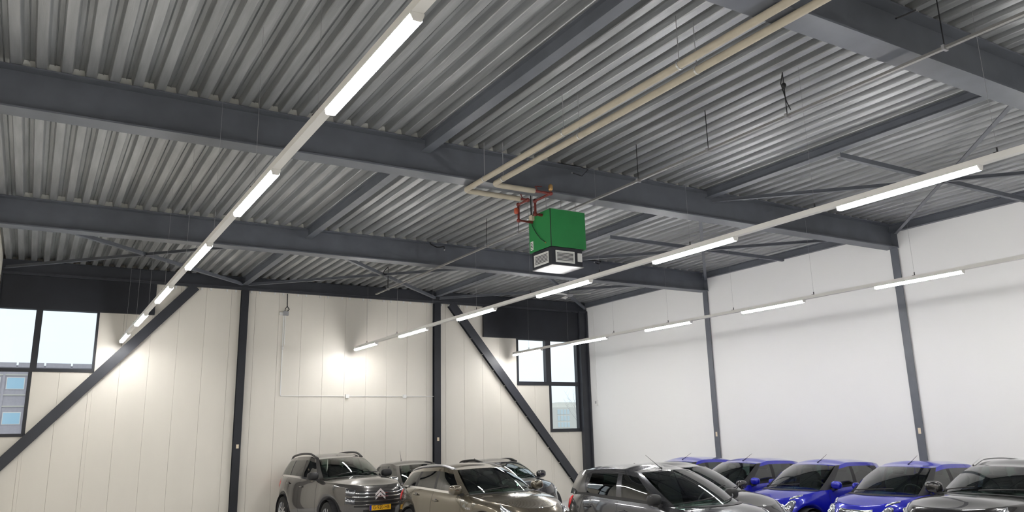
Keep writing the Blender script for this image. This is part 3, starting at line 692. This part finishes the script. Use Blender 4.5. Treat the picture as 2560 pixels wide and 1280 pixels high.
headrest_me = MB().ellipsoid((0, 0, 0), (0.06, 0.13, 0.10), 14, 8, 0.7).mesh('headrest', M['seat'], 'full')
seat_me = MB().ellipsoid((0, 0, 0), (0.09, 0.25, 0.36), 16, 10, 0.6).mesh('seat', M['seat'], 'full')

def text_mesh(txt, size, m, depth=0.002):
    cu = bpy.data.curves.new('txt', 'FONT'); cu.body = txt; cu.size = size; cu.extrude = depth; cu.align_x = 'CENTER'; cu.align_y = 'CENTER'; cu.resolution_u = 3
    o = bpy.data.objects.new('txt', cu); COL.objects.link(o)
    dg = bpy.context.evaluated_depsgraph_get(); me = bpy.data.meshes.new_from_object(o.evaluated_get(dg))
    bpy.data.objects.remove(o); me.materials.clear(); me.materials.append(m); return me

def chevrons(w, m):   # two nested arrow bands in the YZ plane, facing +x
    mb = MB()
    for k in range(2):
        z0 = 0.36*w - k*0.42*w; th = 0.26*w
        for sg in (-1, 1):
            q = [(0, z0), (sg*w*0.62, z0-0.55*w), (sg*w*0.62, z0-0.55*w-th), (0, z0-th)]
            f_ = [(0.012, a, b_) for a, b_ in q] + [(0, a, b_) for a, b_ in q]
            mb.add(f_, [(0, 1, 2, 3), (7, 6, 5, 4), (0, 4, 5, 1), (1, 5, 6, 2), (2, 6, 7, 3), (3, 7, 4, 0)])
    return mb

def paint(name, col, metal=0.65, rough=0.22):
    return mat(name, col, rough, metal, coat=1.0)

def build_car(spec, paint_m, label, loc, rz, group=None, kx=1.0, ky=1.0, kz=1.0, opts=None, cat='car'):
    o_ = dict(pillar=None, trim=None, rails=None, antenna=None, fin=False, nose='generic', mirror=None, bpillar='black')
    o_.update(opts or {})
    c = Car(spec, kx, ky, kz); t = thing('car', label, cat, loc, rz, group)
    # lower body
    T = c.ring(); V = [0, 0.04, 0.13, 0.25, 0.38, 0.5, 0.62, 0.73, 0.82, 0.89, 0.94, 0.975, 1.0]
    TT = T + [-q for q in reversed(T[1:-1])]
    G = [[c.P(q, v) for q in TT]+[c.P(TT[0], v)] for v in V]
    top = G[-1]; rim_ = [Vector((p.x*0.955, p.y*0.86, p.z+0.004)) for p in top]
    mb = MB().grid(G+[rim_]); body = mb.build('body_shell', paint_m, t, smooth=50)
    bx(-c.L/2*0.8, c.L/2*0.8, -c.W/2*0.80, c.W/2*0.80, 0.2, 0.32).build('underbody', M['interior'], t)
    # bonnet
    xc = c.gh[1][0]-0.08
    H = []
    for q in T:
        p = c.P(q, 1.0)
        if p.x < xc-0.02: break
        n_ = 14
        H.append([Vector((p.x, p.y*(1-2*k/n_), c.hood_z(p.x, p.y*(1-2*k/n_)) if p.y > 1e-4 else p.z)) for k in range(n_+1)])
    MB().grid(H, True).build('bonnet', paint_m, t, smooth=50)
    # cabin: half ring of base/top columns
    zc = lambda x, y: (c.hood_z(x, y)+0.004 if x > xc else c.ztop(x))
    cols = []   # (base, top, kind)
    g = c.gh
    side_ = sorted({(q[2], q[3], q[4]) for q in g[1:-1]})
    tz_ = curve([(q[0], q[2]) for q in side_]); ty_ = curve([(q[0], q[1]) for q in side_])
    by_ = curve(sorted({(q[0], q[1]) for q in g[1:-1]}))
    for i, kd in enumerate(c.kinds):
        a, b_ = g[i], g[i+1]; n_ = {'ws': 10, 'rw': 8, 'fd': 8, 'rd': 8, 'q': 6}.get(kd, 4)
        for k in range(n_+1):
            u = k/n_
            if kd == 'ws':
                y = b_[1]*u; yt = b_[3]*u; xb = a[0]+(b_[0]-a[0])*u**2.2; xt = a[2]+(b_[2]-a[2])*u**2.2; zt = a[4]+(b_[4]-a[4])*u**2.2
            elif kd == 'rw':
                w_ = 1-u; y = a[1]*w_; yt = a[3]*w_; xb = b_[0]+(a[0]-b_[0])*w_**2.2; xt = b_[2]+(a[2]-b_[2])*w_**2.2; zt = b_[4]+(a[4]-b_[4])*w_**2.2
            else:
                xb, y, xt, yt, zt = [a[j]+(b_[j]-a[j])*u for j in range(5)]; zt = tz_(xt); yt = ty_(xt); y = by_(xb)
            cols.append((Vector((xb, y, zc(xb, y))), Vector((xt, yt, zt)), kd, i, k))
    def S_(col, v, sg=1):
        p = col[0].lerp(col[1], v); bl = {'ws': 0.035, 'rw': 0.03}.get(col[2], 0.022)*4*v*(1-v)
        if col[2] == 'ws': p = p+Vector((0.5, 0, 0.85))*bl
        elif col[2] == 'rw': p = p+Vector((-0.6, 0, 0.4))*bl
        else: p = p+Vector((0, 1, 0.2))*bl
        return Vector((p.x, p.y*sg, p.z))
    pil = o_['pillar'] or paint_m
    glass_kinds = {'ws': 'windscreen', 'fd': 'side_window', 'rd': 'side_window', 'q': 'quarter_window', 'rw': 'rear_window'}
    frame = MB()
    for sg in (-1, 1):
        trim = MB()
        for i, kd in enumerate(c.kinds):
            cc = [q for q in cols if q[3] == i]
            def band(v0, v1, n_=4, off=0.0):
                return [[S_(q, v0+(v1-v0)*k/n_, sg)+Vector((0, sg*off, 0)) for q in cc] for k in range(n_+1)]
            fl = sg > 0
            if kd in glass_kinds:
                lo, hi = (0.0, 0.97) if kd in ('ws', 'rw') else (0.09, 0.83)
                if kd in ('ws', 'rw'):
                    if sg < 0: continue
                    full = [q for q in cc][::(1 if kd == 'ws' else -1)]
                    left = full; 
                    G_ = [[S_(q, lo+(hi-lo)*k/8, -1) for q in reversed(left)]+[S_(q, lo+(hi-lo)*k/8, 1) for q in left[1:]] for k in range(9)]
                    MB().grid(G_, kd == 'rw').build(glass_kinds[kd], M['screen' if kd == 'ws' else 'sidewin'], t, smooth='full')
                    G_ = [[S_(q, v, -1) for q in reversed(left)]+[S_(q, v, 1) for q in left[1:]] for v in (hi, 1.0)]
                    frame.grid(G_, kd == 'rw')
                else:
                    MB().grid(band(lo, hi, 5), fl).build(glass_kinds[kd], M['sidewin'], t, smooth='full')
                    frame.grid(band(hi, 1.0, 2), fl); trim.grid(band(0.0, lo, 1, 0.004), fl)
            elif kd in ('B', 'C'):
                MB().grid(band(0.09, 0.83, 4), fl).build('door_pillar', M['black'] if o_['bpillar'] == 'black' else paint_m, t, smooth=40); frame.grid(band(0.83, 1.0, 2), fl); trim.grid(band(0, 0.09, 1, 0.004), fl)
            elif kd == 'A':
                MB().grid(band(0.0, 1.0, 8), fl).build('front_pillar', pil, t, smooth=40)
            else:
                frame.grid(band(0.0, 1.0, 6), fl)
        trim.build('belt_trim', o_['trim'] or M['black'], t)
    # roof skin
    RF = []
    sc = [q for q in cols]
    xs_top = [q[1] for q in sc]; xfr = xs_top[0].x; xre = xs_top[-1].x
    for q in xs_top:
        k = min(1, max(0, (xfr-q.x)/0.5)); k2 = min(1, max(0, (q.x-xre)/0.4)); cr = 0.058*c.kz*(k*k*(3-2*k))**0.7*(k2*k2*(3-2*k2))**0.7
        RF.append([Vector((q.x, q.y*(1-2*j/12), q.z+cr*(1-abs(1-2*j/12)**2.2))) for j in range(13)])
    roof = MB().grid(RF, True); roof.build('roof', o_.get('roofmat') or paint_m, t, smooth=60)
    def roof_z(x, f=0.0):
        best = min(range(len(xs_top)), key=lambda i: abs(xs_top[i].x-x)); q = RF[best]; return q[6].z if f == 0 else q[0].z
    frame.build('window_surround', paint_m, t, smooth=40)
    # interior
    zb_ = c.ztop(0)-0.26
    bx(-c.L*0.44, xc-0.1, -c.W*0.40, c.W*0.40, zb_-0.05, zb_).build('cabin_floor', M['interior'], t)
    zd_ = c.hood_z(g[1][0]+0.02, 0)-0.02
    MB().ellipsoid((g[1][0]-0.08, 0, zd_-0.12), (0.30, c.W*0.405, 0.13), 20, 8, 0.5).build('dashboard', M['interior'], t, smooth='full')
    for sy in (-1, 1):
        for xs_, hz in ((g[3][0]-0.02, 0.0), (g[5][0]+0.02, -0.03)):
            st = link('seat', seat_me, t); st.location = (xs_, sy*c.W*0.225, zb_+0.18+hz); st.rotation_euler = (0, -0.22, 0)
            hr = link('headrest', headrest_me, st); hr.location = (0.0, 0, 0.44)
    sw = MB(); cx_ = Vector((g[1][0]-0.38, c.W*0.225, zd_-0.02)); pts = []
    ax1 = Vector((0, 1, 0)); ax2 = Vector((0.42, 0, 0.9)).normalized()
    for k in range(21): pts.append(cx_+(ax1*math.cos(2*PI*k/20)+ax2*math.sin(2*PI*k/20))*0.18)
    sw.tube(pts, 0.016, 6, False); sw.bar(cx_-ax1*0.17, cx_+ax1*0.17, 0.03, 0.05); sw.build('steering_wheel', M['interior'], t, smooth=True)
    rv = cols[0][1]; MB().ellipsoid((rv.x+0.06, 0, rv.z-0.10), (0.025, 0.12, 0.04), 14, 8, 0.7).build('interior_mirror', M['black'], t, smooth='full')
    # wheels
    wm = wheel_meshes(c.rw)
    for xw in c.wheels:
        for sg in (-1, 1):
            w_ = link('wheel', wm[0], t); w_.location = (xw, sg*(c.W/2-0.13), c.rw); 
            if sg < 0: w_.rotation_euler = (0, 0, PI)
            link('rim', wm[1], w_); link('brake_disc', wm[2], w_)
            MB().lathe([(-0.14, c.arch-0.01), (0.13, c.arch-0.002)], 30, 'y', (xw, sg*(c.W/2-0.16), c.rw)).build('arch_liner', M['interior'], t)
            if o_.get('cladding'):
                m_ = MB(); n_ = 18; rows = []
                for dr, off in ((0.0, 0.012), (0.065, 0.012), (0.07, 0.0)):
                    row = []
                    for k in range(n_+1):
                        a = PI*k/n_; x = xw+(c.arch+dr-0.004)*math.cos(a); z = c.rw+(c.arch+dr-0.004)*math.sin(a)
                        tq = c.tx(x, 0.3); zbt = c.zbot(x); v = max(0.0, min(0.98, (z-zbt)/(c.ztop(x)-zbt))); p = c.P(tq, v)
                        row.append(Vector((x, sg*(abs(p.y)+off), z)))
                    rows.append(row)
                m_.grid(rows, sg < 0); m_.build('arch_cladding', o_['cladding'], t, smooth=30)
    # door mirrors
    mm = o_['mirror'] or paint_m; xm = g[2][0]+0.02
    for sg in (-1, 1):
        ms = o_.get('ms', 1.0); zm = c.ztop(xm)+0.10*ms; ym = sg*(c.W/2*0.93+0.09*ms**2)
        fd_ = o_.get('fold') and sg < 0
        if fd_: ym = sg*(c.W/2*0.93+0.0); xm = xm-0.10
        a = MB().ellipsoid((xm, ym, zm), (0.12*ms, 0.055*ms, 0.085*ms) if fd_ else (0.085*ms, 0.135*ms, 0.092*ms), 18, 12, 0.7).build('door_mirror', mm, t, smooth='full')
        MB().ellipsoid((xm-0.045*ms, ym+(0.02 if fd_ else 0), zm), (0.048*ms, (0.038 if fd_ else 0.105)*ms, 0.068*ms), 14, 8, 0.6).build('mirror_glass', M['chrome'], a, smooth='full')
        MB().bar((xm, sg*c.W/2*0.86, zm-0.09), (xm, ym-sg*0.02, zm-0.07), 0.10, 0.05).build('mirror_foot', M['black'], a)
    # seams, handles
    for sg in (-1, 1):
        for xd in (g[2][0]+0.10, g[3][0]-0.05, g[5][0]-0.06):
            tq = c.tx(xd, 0.7)*sg; w_ = 0.006
            t2 = c.tx(xd-w_, 0.7)*sg
            if c.zbot(xd) > c.sill+0.02: v0 = 0.12
            else: v0 = 0.1
            m_ = MB(); rows = []
            for q in (tq, t2): rows.append([c.P(q, v0+(0.985-v0)*k/10)+c.N(q, v0+(0.985-v0)*k/10)*(0.0015*1) for k in range(11)])
            m_.grid(rows, sg < 0); m_.build('door_seam', M['black'], t)
        for xh in (g[3][0]+0.12, g[5][0]+0.12):
            tq = c.tx(xh, 0.8)*sg; p = c.P(tq, 0.80)
            h_ = MB().ellipsoid((p.x, p.y+sg*0.02, p.z), (0.10, 0.018, 0.016), 14, 8).build('door_handle', o_.get('handle') or paint_m, t, smooth='full')
            MB().ellipsoid((p.x, p.y+sg*0.003, p.z), (0.05, 0.01, 0.032), 14, 8).build('handle_recess', M['black'], h_, smooth='full')
    # wipers and cowl
    yb = g[1][1]; xw0 = g[0][0]
    cw = [[Vector((q[0].x+0.02, q[0].y*sg_, q[0].z+0.002)) for q in ([k_ for k_ in cols if k_[2] == 'ws'])] for sg_ in (1,)]
    wsc = [q for q in cols if q[2] == 'ws']
    rows = []
    for dx, dz in ((0.0, 0.012), (0.07, 0.006)):
        rows.append([Vector((q[0].x+dx, -q[0].y*1.01, c.hood_z(q[0].x+dx, q[0].y)+dz)) for q in reversed(wsc)]+[Vector((q[0].x+dx, q[0].y*1.01, c.hood_z(q[0].x+dx, q[0].y)+dz)) for q in wsc[1:]])
    MB().grid(rows).build('cowl_grille', M['black'], t)
    for y0_, y1_ in (((0.05, 0.60), (-0.58, -0.04)) if not o_.get('onewiper') else ((-0.50, 0.32),)):
        pts = []
        for k in range(7):
            u = k/6; y = y0_+(y1_-y0_)*u; fr = min(1.0, abs(y)/yb)*10; i0 = min(9, int(fr)); q = S_(wsc[i0], 0.05+0.10*u*(1 if y1_ > 0 else 1)); q2 = S_(wsc[i0+1], 0.05+0.10*u)
            p = q.lerp(q2, fr-i0); pts.append(Vector((p.x+0.02, y, p.z+0.02)))
        MB().tube(pts, 0.009, 6).build('wiper', M['black'], t)
    # roof fittings
    if o_['antenna'] is not None:
        ax_, tilt, ln = o_['antenna']; zr = roof_z(ax_); d = Vector((math.sin(tilt), 0, math.cos(tilt)))
        b0 = Vector((ax_, 0, zr-0.005)); a = MB().tube([b0, b0+d*0.05, b0+d*ln*0.4, b0+d*ln], [0.018, 0.008, 0.0045, 0.0025], 8).build('antenna', M['black'], t)
    if o_['fin']:
        xa = c.gh[-1][2]+0.22; zr = roof_z(xa)
        MB().add([(xa+0.10, 0, zr), (xa-0.07, 0.03, zr-0.005), (xa-0.07, -0.03, zr-0.005), (xa-0.06, 0, zr+0.065), (xa-0.02, 0, zr+0.06)], [(0, 4, 3, 1), (0, 2, 3, 4), (1, 3, 2), (0, 1, 2)]).build('shark_fin', M['black'], t)
    if o_['rails'] is not None:
        rm_, rise = o_['rails']
        for sg in (-1, 1):
            side = [q[1] for q in cols if q[2] not in ('ws', 'rw')]; a, b_ = side[2], side[-2]
            pts = []; n_ = 16
            for k in range(n_+1):
                u = k/n_; x = a.x-0.02+(b_.x-a.x+0.02)*u
                j = min(range(len(side)), key=lambda i: abs(side[i].x-x)); q = side[j]
                lo_ = max([s2 for s2 in side if s2.x >= x-1e-6] or [side[0]], key=lambda s2: -s2.x); hi_ = max([s2 for s2 in side if s2.x <= x+1e-6] or [side[-1]], key=lambda s2: s2.x)
                f = 0 if abs(lo_.x-hi_.x) < 1e-6 else (x-hi_.x)/(lo_.x-hi_.x); yz = hi_.lerp(lo_, f)
                pts.append(Vector((x, sg*(yz.y-0.03), yz.z+0.018+rise*math.sin(PI*u)**0.55)))
            MB().tube(pts, [0.02]+[0.026]*(n_-1)+[0.02], 8).build('roof_rail', rm_, t, smooth=True)
            for p in (pts[1], pts[-2]):
                MB().ellipsoid((p.x, p.y, p.z-0.035), (0.09, 0.018, 0.04), 12, 8).build('rail_foot', rm_, t, smooth='full')
    # lamps
    tail_t0, tail_t1 = c.tx(-c.L/2*0.80, 0.8), c.tyr(c.W/2*0.62, 0.8)
    for sg in (-1, 1):
        m_ = c.patch(tail_t0*sg, tail_t1*sg, 0.66, 0.95, 10, 5, 0.02, 0.015)
        if sg < 0: m_.f = [f[::-1] for f in m_.f]
        m_.build('tail_lamp', M['redlamp'], t, smooth='full')
    bx(-c.L/2-0.012, -c.L/2+0.06, -0.26, 0.26, 0.62, 0.73).build('number_plate', M['yellow'], t)
    nose = o_['nose']
    def fpatch(name, y0_, y1_, v0, v1, m, nt_=8, nv=3, off=0.008, bulge=0.0, parent=None):
        a_ = c.ty(y0_, 0.5); b2 = c.ty(y1_, 0.5); mm_ = c.patch(a_, b2, v0, v1, nt_, nv, off, bulge)
        return mm_.build(name, m, parent or t, smooth='full')
    hw = c.W/2
    if nose == 'chevron_suv':
        gr = fpatch('grille', -0.62*hw, 0.62*hw, 0.40, 0.86, M['black'], 16, 6, 0.004)
        for v in (0.80, 0.70, 0.58, 0.47):
            fpatch('grille_bar', -0.66*hw, 0.66*hw, v-0.018, v+0.018, M['chrome'] if v > 0.6 else paint_m, 20, 2, 0.018, parent=gr)
        for sg in (-1, 1):
            for v0, v1 in ((0.70, 0.90), (0.48, 0.67)):
                a_, b2 = c.ty(sg*0.60*hw, 0.5), sg*c.tx(c.L/2*0.865, 0.5)
                m_ = c.patch(a_, b2, v0, v1, 10, 5, 0.022, 0.02)
                if sg < 0: m_.f = [f[::-1] for f in m_.f]
                hl = m_.build('headlamp', M['lampdark'], t, smooth='full')
                for kk in range(3):
                    q = a_+(b2-a_)*(0.2+0.27*kk); m2 = c.disc(q, (v0+v1)/2, 0.055, 0.03, 0.03, 0.02, 12); m2.build('lamp_element', M['lamp'], hl, smooth='full')
        zc_ = c.P(0, 0.84); ch = chevrons(0.19, None).build('chevron_badge', M['badge'], t); ch.location = (zc_.x+0.02, 0, zc_.z+0.0)
        fpatch('lower_intake', -0.42*hw, 0.42*hw, 0.19, 0.33, M['black'], 10, 3, 0.012)
        for sg in (-1, 1):
            fpatch('fog_surround', sg*0.60*hw, sg*0.86*hw, 0.08, 0.26, M['black'], 6, 3, 0.012)
        px_ = c.P(0, 0.27).x
        pt = bx(px_+0.012, px_+0.022, -0.26, 0.26, 0.545, 0.655).build('number_plate', M['yellow'], t)
        bx(px_+0.0225, px_+0.024, -0.26, -0.215, 0.547, 0.653).build('euro_band', M['euroblue'], pt)
        if o_.get('plate'):
            tm_ = text_mesh(o_['plate'], 0.105, M['ink'], 0.001); x_ = link('plate_text', tm_, pt); x_.location = (px_+0.0235, 0.022, 0.6); x_.rotation_euler = (PI/2, 0, PI/2); x_.scale = (0.92, 1, 1)
    elif nose == 'city':
        for sg in (-1, 1):
            q = sg*c.ty(0.64*hw, 0.7)
            hl = c.disc(q, 0.70, 0.145, 0.125, 0.02, 0.04)
            hl = hl.build('headlamp', M['lamp'], t, smooth='full')
            c.disc(q, 0.70, 0.05, 0.05, 0.062, 0.02, 14).build('lamp_element', M['chrome'], hl, smooth='full')
            a_, b2 = sg*c.ty(0.60*hw, 0.9), sg*c.tx(c.L/2*0.70, 0.9)
            m_ = c.patch(a_, b2, lambda u: 0.915, lambda u: 0.955+0.03*u, 10, 4, 0.014, 0.01)
            if sg < 0: m_.f = [f[::-1] for f in m_.f]
            m_.build('running_lamp', M['lamp'], t, smooth='full')
        gr = fpatch('grille', -0.42*hw, 0.42*hw, 0.74, 0.90, M['black'], 12, 4, 0.006)
        for v in (0.895, 0.775): fpatch('grille_bar', -0.42*hw, 0.42*hw, v-0.022, v+0.022, M['chrome'], 14, 2, 0.02, parent=gr)
        zc_ = c.P(0, 0.83); ch = chevrons(0.14, None).build('chevron_badge', M['badge'], t); ch.location = (zc_.x+0.02, 0, zc_.z+0.02)
        fpatch('lower_intake', -0.5*hw, 0.5*hw, 0.12, 0.34, M['black'], 10, 3, 0.008)
        px_ = c.P(0, 0.42).x; bx(px_+0.012, px_+0.022, -0.26, 0.26, 0.42, 0.53).build('number_plate', M['yellow'], t)
    else:
        for sg in (-1, 1):
            a_, b2 = sg*c.ty(0.52*hw, 0.8), sg*c.tx(c.L/2*0.78, 0.8)
            m_ = c.patch(a_, b2, lambda u: 0.66+0.10*u, lambda u: 0.82+0.14*u, 12, 5, 0.015, 0.02)
            if sg < 0: m_.f = [f[::-1] for f in m_.f]
            hl = m_.build('headlamp', M['lamp'], t, smooth='full')
            for kk in range(2): c.disc(a_+(b2-a_)*(0.3+0.3*kk), 0.79+0.04*kk, 0.05, 0.035, 0.035, 0.02, 12).build('lamp_element', M['chrome'], hl, smooth='full')
        fpatch('grille', -0.48*hw, 0.48*hw, 0.62, 0.80, M['black'], 12, 4, 0.01)
        fpatch('lower_intake', -0.6*hw, 0.6*hw, 0.10, 0.40, M['black'], 12, 3, 0.01)
        px_ = c.P(0, 0.46).x; bx(px_+0.012, px_+0.022, -0.26, 0.26, 0.42, 0.53).build('number_plate', M['yellow'], t)
        if o_.get('oval'):
            p = c.P(0, 0.99); mo = MB().ellipsoid((p.x-0.03, 0, p.z-0.005), (0.035, 0.065, 0.03), 18, 8); mo.build('oval_badge', M['chrome'], t, smooth='full')
        if o_.get('chev'):
            zc_ = c.P(0, 0.78); ch = chevrons(0.15, None).build('chevron_badge', M['badge'], t); ch.location = (zc_.x+0.02, 0, zc_.z)
    if o_.get('sidetext'):
        txt, xq, v = o_['sidetext']; tm_ = text_mesh(txt, 0.055, M['chrome'], 0.002); q = -c.tx(xq, v); p = c.P(q, v)
        x_ = link('side_lettering', tm_, t); x_.location = (p.x, p.y-0.006, p.z); x_.rotation_euler = (PI/2, 0, 0)
    return t

PA = dict(grey=paint('metallic_grey', (0.105, 0.10, 0.095)), bronze=paint('metallic_bronze', (0.15, 0.13, 0.095)), slate=paint('metallic_slate', (0.055, 0.056, 0.062)),
          dark=paint('metallic_black_grey', (0.045, 0.043, 0.046)), blue=paint('vivid_blue', (0.008, 0.012, 0.42), 0.25, 0.25), ink=paint('black_paint', (0.035, 0.034, 0.034)))
SATIN = mat('satin_black', (0.025, 0.025, 0.027), 0.35)
build_car(SUV, PA['grey'], 'metallic grey crossover with roof rails and yellow plate G-920-HB', (6.62, 19.42, 0), -PI/2+0.09, opts=dict(
    pillar=M['black'], trim=M['chrome'], rails=(SATIN, 0.05), nose='chevron_suv', plate='G-920-HB', cladding=SATIN, mirror=M['black'], handle=None))
build_car(HATCH, PA['ink'], 'black grey hatchback with rear aerial between the grey crossover and the bronze estate', (8.74, 19.5, 0), -PI/2, kx=0.97, kz=1.02, opts=dict(
    antenna=(-1.05, -0.35, 0.30), mirror=M['chrome'], chev=True))
build_car(HATCH, PA['dark'], 'dark hatchback with shark fin behind the bronze estate', (11.1, 19.3, 0), -PI/2, kx=1.03, opts=dict(fin=True, rails=(M['black'], 0.012)))
build_car(WAGON, PA['bronze'], 'metallic bronze estate car with silver roof rails', (8.0, 14.80, 0), -PI/2+0.08, ky=1.06, kz=1.06, opts=dict(
    fin=True, rails=(M['rim'], 0.012), trim=M['chrome'], sidetext=('HYBRID', 1.0, 0.72), oval=True))
build_car(CITY, PA['slate'], 'slate grey small hatchback with roof aerial and red tail lamp', (9.02, 10.3, 0), -PI/2+0.05, kx=1.18, ky=1.04, kz=1.065, opts=dict(
    antenna=(-0.05, -1.05, 0.42), ms=0.9, nose='city', mirror=M['black'], handle=M['black'], bpillar='paint'))
build_car(HATCH, PA['dark'], 'black grey hatchback with oval bonnet badge beside the slate small hatchback', (11.08, 12.05, 0), -PI/2, kx=1.06, ky=0.95, kz=1.02, opts=dict(fin=True, oval=True, ms=0.85))
for i, y in enumerate((9.22, 11.22, 13.25, 15.23)):
    build_car(CITY, PA['blue'], 'bright blue small hatchback, %s from the black crossover' % ORD[i], (13.86, y, 0), PI, group='blue hatchbacks', kz=0.985, opts=dict(
        antenna=(-0.10, -1.12, 0.34), ms=0.8, fold=True, nose='city', pillar=SATIN, onewiper=True, bpillar='black'))
build_car(SUV, PA['ink'], 'black crossover with silver roof rails beside the blue hatchbacks', (13.2, 7.0, 0), PI, kx=0.93, ky=0.96, kz=0.875, opts=dict(
    rails=(M['chrome'], 0.05), nose='generic', chev=True, cladding=SATIN))
